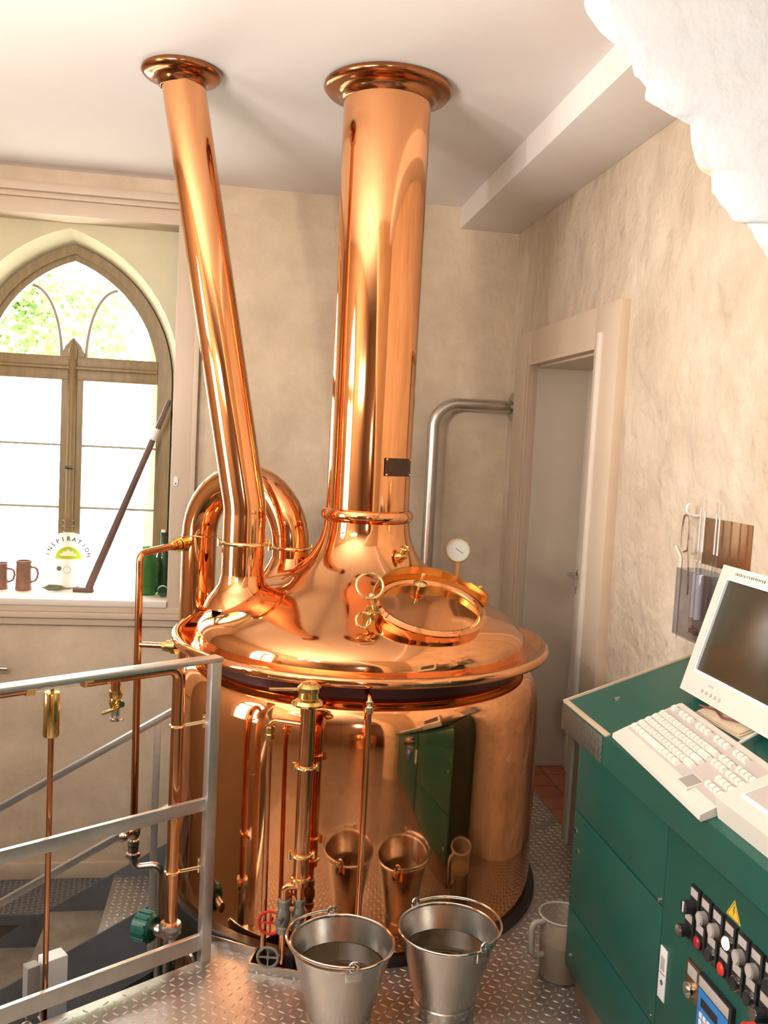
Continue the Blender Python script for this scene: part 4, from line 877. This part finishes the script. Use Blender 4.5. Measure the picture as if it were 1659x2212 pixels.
# ------------------------------------------------------------------ things on the right wall
HB = thing('hydrometer_holder', 'clear acrylic hydrometer holder screwed to the right wall', 'holder', (1.33, 2.45, 1.02))
hx0, hx1, hy0, hy1, hz0, hz1 = 1.285, 1.362, 2.335, 2.53, 1.03, 1.225
MB().bbox((hx0, hy0, hz0), (hx0 + 0.004, hy1, hz1), 0.0008).build('front_sheet', 'acrylic', HB); MB().bbox((hx1 - 0.004, hy0, hz0), (hx1, hy1, hz1), 0.0008).build('back_sheet', 'grey_pl', HB)
MB().bbox((hx0, hy1 - 0.004, hz0), (hx1, hy1, hz1), 0.0008).build('side_sheet', 'acrylic', HB); MB().bbox((hx0, hy0, hz0), (hx1, hy0 + 0.004, hz1), 0.0008).build('side_sheet', 'acrylic', HB)
MB().bbox((hx0, hy0, hz0 - 0.004), (hx1, hy1, hz0), 0.0008).build('bottom_sheet', 'acrylic', HB)
for k, (yy, zt_, nm) in enumerate(((2.478, 1.44, 'first'), (2.443, 1.432, 'second'), (2.388, 1.428, 'third'), (2.359, 1.424, 'fourth'))):
    c = (1.322 - 0.006 * (k % 2), yy, 0)
    hh = thing('hydrometer', '%s glass hydrometer from the door side in the acrylic holder' % nm, 'hydrometer', (c[0], c[1], 1.035), group='hydrometers in the wall holder')
    MB().lathe([(0.001, 1.034), (0.010, 1.038), (0.0135, 1.06), (0.0135, 1.24), (0.011, 1.262), (0.0042, 1.278), (0.0032, 1.30), (0.003, zt_), (0.001, zt_ + 0.002)], c, 16).build('glass_body', 'clear', hh)
    if k in (0, 1): MB().lathe([(0.0105, 1.085), (0.0105, 1.215)], c, 16).build('paper_scale', 'thread', hh)
    MB().lathe([(0.0026, 1.282), (0.0024, zt_ - 0.03)], c, 10).build('stem_scale', 'thread', hh)
    MB().lathe([(0.001, 1.036), (0.010, 1.04), (0.0115, 1.052), (0.001, 1.06)], c, 14).build('ballast', 'chrome', hh)
o = MB().bbox((XR - 0.004, 2.275, 1.238), (XR + 0.001, 2.536, 1.377), 0.0015).build('bronze_plate', 'plate_br'); tag(o, 'plain brown metal plate on the wall behind the hydrometers', 'plate')
hk = MB().tube([(1.372, 2.573, 1.378), (1.345, 2.573, 1.376), (1.328, 2.573, 1.385), (1.325, 2.573, 1.405), (1.335, 2.573, 1.412)], 0.004, 10, 0.012).build('wall_hook', 'white_pl'); tag(hk, 'small white plastic wall hook above the steel loop', 'hook')
lp = thing('steel_scoop', 'long steel-wire loop hanging from the white wall hook', 'scoop', (1.33, 2.58, 1.0))
pts = []
for i in range(33):
    a = 2 * PI * i / 32; pts.append(Vector((1.333, 2.583 + 0.022 * math.cos(a), 1.322 + 0.034 * max(-1, min(1, 1.6 * math.sin(a))) + 0.022 * math.sin(a))))
MB().tube(pts, 0.0038, 8, cap=False).build('wire_loop', 'chrome', lp); MB().tube([(1.333, 2.562, 1.31), (1.335, 2.548, 1.18), (1.335, 2.548, 1.14)], 0.0035, 8).build('shank', 'chrome', lp)
o = MB().tube([(1.364, 2.70, 1.27), (1.364, 2.662, 1.24), (1.364, 2.662, 0.99)], 0.0045, 8, 0.02).build('wall_conduit', 'sill'); tag(o, 'thin pale cable running down the wall to the desk', 'cable')

# ------------------------------------------------------------------ things on the window sill
SZ = NZ0 + 0.001
def mug(x, y, r, h, label, m='stoneware'):
    t = thing('stoneware_mug', label, 'mug', (x, y, SZ), group='brown mugs on the sill')
    MB().lathe([(0.001, 0.0), (r * 1.02, 0.0), (r * 1.05, 0.006), (r, 0.02), (r * 0.96, h * 0.5), (r * 0.94, h - 0.014), (r, h - 0.010), (r * 0.98, h), (r * 0.88, h), (r * 0.86, 0.012), (0.001, 0.012)], (x, y, SZ), 28).build('mug_body', m, t)
    MB().tube([(x + r * 0.9, y, SZ + h * 0.78), (x + r * 1.6, y, SZ + h * 0.76), (x + r * 1.75, y, SZ + h * 0.55), (x + r * 1.55, y, SZ + h * 0.34), (x + r * 0.9, y, SZ + h * 0.26)], 0.006, 10, 0.02).build('mug_handle', m, t)
mug(-1.095, 4.885, 0.040, 0.152, 'taller dark brown stoneware mug beside the round glass sign')
mug(-1.213, 4.90, 0.040, 0.135, 'shorter brown mug at the left end of the window sill')
# round glass sign
DS = thing('round_glass_sign', 'round glass sign with lime half-sun print on the sill', 'sign', (-0.885, 4.90, SZ))
DMx = frame((-0.885, 4.932, SZ + 0.154), (1, 0, 0), (0, 0, 1), (0, -1, 0))
MB().lathe([(0.001, -0.003), (0.144, -0.003), (0.146, 0), (0.144, 0.003), (0.001, 0.003)], M=DMx, seg=56).build('disc', 'milk', DS)
hs = [(0.066 * math.cos(PI * i / 20), 0.008 + 0.062 * math.sin(PI * i / 20)) for i in range(21)]
MB().prism(hs, 0.0032, 0.0042, lambda u, v, d: DMx @ Vector((u, v, d))).build('half_sun_print', 'sun', DS, False)
cl = [(-0.04, 0.022), (0.04, 0.022), (0.045, 0.032), (0.03, 0.036), (0.025, 0.048), (0.01, 0.046), (0.0, 0.056), (-0.012, 0.046), (-0.026, 0.047), (-0.03, 0.036), (-0.045, 0.032)]
MB().prism(cl, 0.0043, 0.005, lambda u, v, d: DMx @ Vector((u, v, d))).build('cloud_print', 'pale', DS, False)
MB().bbox((-0.07, 0.004, 0.0032), (0.07, 0.007, 0.004), 0.0003, DMx).build('printed_line', 'sun', DS)
wd = 'INSPIRATION'
for i, chh in enumerate(wd):
    a = math.radians(168 - 156 * i / (len(wd) - 1))
    text('printed_letter', chh, 0.030, 'ink', DS, DMx @ Matrix.Translation((0.104 * math.cos(a), 0.008 + 0.104 * math.sin(a), 0.0036)) @ Matrix.Rotation(a - PI / 2, 4, 'Z'))
MB().torus(0.018, 0.0016, DMx @ Matrix.Translation((-0.005, -0.052, 0.0036)), 20, 6).build('round_emblem', 'label_gr', DS); MB().lathe([(0.013, 0.0036), (0.001, 0.0038)], M=DMx @ Matrix.Translation((-0.045, -0.045, 0)), seg=16).build('round_emblem', 'moss', DS)
MB().bbox((-0.05, -0.154, -0.022), (0.05, -0.144, 0.022), 0.002, DMx).build('sign_foot', 'clear', DS)
# leaning tool
LT = thing('long_handled_tool', 'long dark wooden tool leaning diagonally across the right window pane', 'tool', (-0.769, 4.85, SZ))
A = Vector((-0.766, 4.86, SZ + 0.022)); B = Vector((-0.385, 4.83, 1.71)); d = B - A
MB().tube([A, A + d * 0.25, A + d * 0.5, A + d * 0.79], [0.020, 0.020, 0.0175, 0.016], 12).build('shaft', 'dark_wood', LT)
MB().tube([A + d * 0.785, A + d * 0.855], 0.0125, 12).build('ferrule', 'ferrule', LT); MB().tube([A + d * 0.85, A + d * 1.0], [0.015, 0.013], 12).build('grip', 'dark_wood', LT)
MB().bbox((-0.845, 4.845, SZ), (-0.74, 4.885, SZ + 0.022), 0.006).build('tool_foot', 'dark_wood', LT)
# green jug, bottles, gourd
GJ = thing('green_glass_jug', 'bulbous green glass jug with spout at the right of the sill', 'jug', (-0.470, 4.845, SZ)); c = (-0.470, 4.845, SZ)
MB().lathe([(0.001, 0.0), (0.050, 0.0), (0.053, 0.006), (0.050, 0.03), (0.052, 0.10), (0.058, 0.16), (0.050, 0.185), (0.030, 0.205), (0.026, 0.222), (0.034, 0.245), (0.036, 0.248), (0.030, 0.244), (0.023, 0.222), (0.027, 0.205), (0.046, 0.184), (0.054, 0.16), (0.048, 0.10), (0.046, 0.01), (0.001, 0.008)], c, 28).build('jug_body', 'green_glass', GJ)
MB().tube([(-0.435, 4.845, SZ + 0.225), (-0.40, 4.84, SZ + 0.22), (-0.395, 4.84, SZ + 0.16), (-0.415, 4.845, SZ + 0.12)], 0.006, 10, 0.025).build('jug_handle', 'clear', GJ)
mb = MB()
for zz in (0.045, 0.095, 0.15): mb.torus(0.0525 if zz < 0.12 else 0.058, 0.003, Matrix.Translation((c[0], c[1], SZ + zz)), 28, 6)
mb.build('moulded_ribs', 'green_glass', GJ)
bt = [(0.001, 0.0), (0.036, 0.0), (0.038, 0.005), (0.038, 0.17), (0.030, 0.205), (0.015, 0.235), (0.0135, 0.30), (0.016, 0.302), (0.016, 0.315), (0.011, 0.316)]
b1 = thing('tall_green_bottle', 'tall dark green bottle standing in the sill corner', 'bottle', (-0.405, 4.947, SZ)); MB().lathe(bt, (-0.405, 4.947, SZ), 24).build('bottle_body', 'dark_glass', b1); MB().cyl((-0.405, 4.947, SZ + 0.312), (-0.405, 4.947, SZ + 0.33), 0.011, 12).build('cork', 'ferrule', b1)
b2 = thing('lying_bottle', 'small black bottle lying on the sill behind the green jug', 'bottle', (-0.40, 4.80, SZ)); MB().lathe([(0.001, 0), (0.024, 0.0), (0.026, 0.003), (0.026, 0.065), (0.020, 0.082), (0.010, 0.092), (0.010, 0.112), (0.001, 0.112)], M=frame((-0.384, 4.765, SZ + 0.0265), (0, 0, 1), (1, 0, 0), (-0.1, 1, 0)), seg=22).build('bottle_body', 'dark_glass', b2); MB().lathe([(0.0264, 0.015), (0.0264, 0.055)], M=frame((-0.384, 4.765, SZ + 0.0265), (0, 0, 1), (1, 0, 0), (-0.1, 1, 0)), seg=22).build('paper_label', 'white_pl', b2)
g = thing('mossy_gourd', 'small grey-green gourd lying in front of the glass sign', 'gourd', (-0.95, 4.86, SZ)); MB().tube([(-0.985, 4.85, SZ + 0.018), (-0.965, 4.853, SZ + 0.02), (-0.93, 4.862, SZ + 0.018), (-0.905, 4.868, SZ + 0.017), (-0.885, 4.872, SZ + 0.016)], [0.006, 0.018, 0.017, 0.013, 0.004], 12).build('fruit', 'moss', g); MB().cyl((-0.985, 4.85, SZ + 0.018), (-0.995, 4.848, SZ + 0.022), 0.003, 8).build('stalk', 'dark_wood', g)
gd_ = thing('glass_dish', 'low clear glass dish between the tool and the green jug', 'dish', (-0.62, 4.93, SZ)); MB().lathe([(0.001, 0.0), (0.04, 0.0), (0.06, 0.03), (0.07, 0.055), (0.066, 0.055), (0.055, 0.03), (0.036, 0.005), (0.001, 0.005)], (-0.62, 4.93, SZ), 28).build('bowl', 'clear', gd_); MB().torus(0.068, 0.003, Matrix.Translation((-0.62, 4.93, SZ + 0.055)), 28, 8).build('bowl_rim', 'clear', gd_)

# ------------------------------------------------------------------ ceiling lamp behind the camera
LP = (-1.15, 1.25); ZL = ZC - 0.70
L = thing('ceiling_lamp', 'brass five-arm ceiling lamp, seen only as sparkles in the copper', 'lamp', (LP[0], LP[1], ZC))
MB().lathe([(0.05, ZC), (0.05, ZC - 0.02), (0.012, ZC - 0.03), (0.012, ZL - 0.25), (0.03, ZL - 0.27), (0.02, ZL - 0.30), (0.001, ZL - 0.31)], (LP[0], LP[1], 0), 20).build('stem', 'brass', L)
for k in range(5):
    a = 2 * PI * k / 5 + 0.3; ex, ey = LP[0] + 0.26 * math.cos(a), LP[1] + 0.26 * math.sin(a)
    MB().tube([(LP[0], LP[1], ZL - 0.27), ((LP[0] + ex) / 2, (LP[1] + ey) / 2, ZL - 0.34), (ex, ey, ZL - 0.30), (ex, ey, ZL - 0.27)], 0.007, 8, 0.05).build('arm', 'brass', L)
    so = MB().lathe([(0.03, ZL - 0.275), (0.012, ZL - 0.27), (0.012, ZL - 0.24)], (ex, ey, 0), 14).build('lamp_socket', 'brass', L)
    MB().lathe([(0.012, ZL - 0.268), (0.05, ZL - 0.262), (0.085, ZL - 0.25), (0.105, ZL - 0.232), (0.107, ZL - 0.232), (0.087, ZL - 0.253), (0.05, ZL - 0.266), (0.012, ZL - 0.272)], (ex, ey, 0), 24).build('added_uplight_bowl', 'brass', so)  # unseen bowl added under the bulb to cut its downward light
    add_light('lamp_bulb', 'POINT', LAMP_ENERGY, LAMP_COLOR, Matrix.Translation((ex, ey, ZL - 0.185)), shadow_soft_size=0.045)

# ------------------------------------------------------------------ what the kettle mirrors: the second vessel behind the photographer
Q = thing('lauter_tun', 'second copper vessel behind the photographer, seen mirrored in the kettle', 'vessel', (0.1, -1.75, 0))
qc = (0.1, -1.75, 0)
MB().lathe([(0.60, 0.0), (0.62, 0.02), (0.62, 0.85), (0.60, 0.92), (0.55, 0.95)], qc, 64).build('body', 'copper', Q, True, 50)
MB().lathe([(0.54, 0.95), (0.64, 0.96), (0.65, 0.98), (0.63, 0.99), (0.55, 0.985)], qc, 64).build('lid_rim', 'copper', Q, True, 50)
MB().lathe(smooth_prof([(0.55, 0.985), (0.52, 1.03), (0.40, 1.10), (0.25, 1.17), (0.16, 1.25), (0.13, 1.36)]), qc, 64).build('dome', 'copper', Q, True, 50)
MB().lathe([(0.13, 1.36), (0.13, ZC - 0.001)], qc, 48).build('vapour_pipe', 'copper', Q)
CHN = thing('barrier_chain', 'steel chain barrier behind the photographer, seen mirrored in the kettle', 'chain', (0.0, -0.95, 0))
for xp in (-0.65, 0.55): MB().lathe([(0.10, 0.0), (0.10, 0.012), (0.016, 0.02), (0.016, 0.72), (0.024, 0.74), (0.001, 0.76)], (xp, -0.95, 0), 16).build('barrier_post', 'steel', CHN)
lk0 = None
for i in range(31):
    f = i / 30; xx = -0.63 + 1.16 * f; zz = 0.70 - 0.20 * (1 - (2 * f - 1) ** 2); sl = math.atan2(-0.20 * -2 * (2 * f - 1) * 2, 1.16)
    T = Matrix.Translation((xx, -0.95, zz)) @ Matrix.Rotation(-sl, 4, 'Y') @ Matrix.Rotation(PI / 2 * (i % 2) + PI / 4, 4, 'X') @ Matrix.Diagonal((1.6, 1, 1, 1))
    if lk0 is None: lk0 = MB().torus(0.017, 0.0035, Matrix.Identity(4), 14, 6).build('chain_link', 'steel', CHN, local=True); lk0.matrix_basis = Matrix.Translation((0, 0.95, 0)) @ T
    else: dup_piece(lk0, Matrix.Translation((0, 0.95, 0)) @ T)

WH = thing('wall_handrail', 'short end of a steel handrail on the wall below the window', 'railing', (-1.4, 4.6, 0.36))
MB().tube([(-2.1, 4.615, 0.352), (-1.102, 4.615, 0.352)], 0.011, 12).build('rail_tube', 'chrome', WH)
for xx in (-1.95, -1.25): MB().tube([(xx, 4.615, 0.352), (xx, 4.615, 0.30), (xx, 4.682, 0.30)], 0.006, 8, 0.02).build('rail_bracket', 'steel', WH)
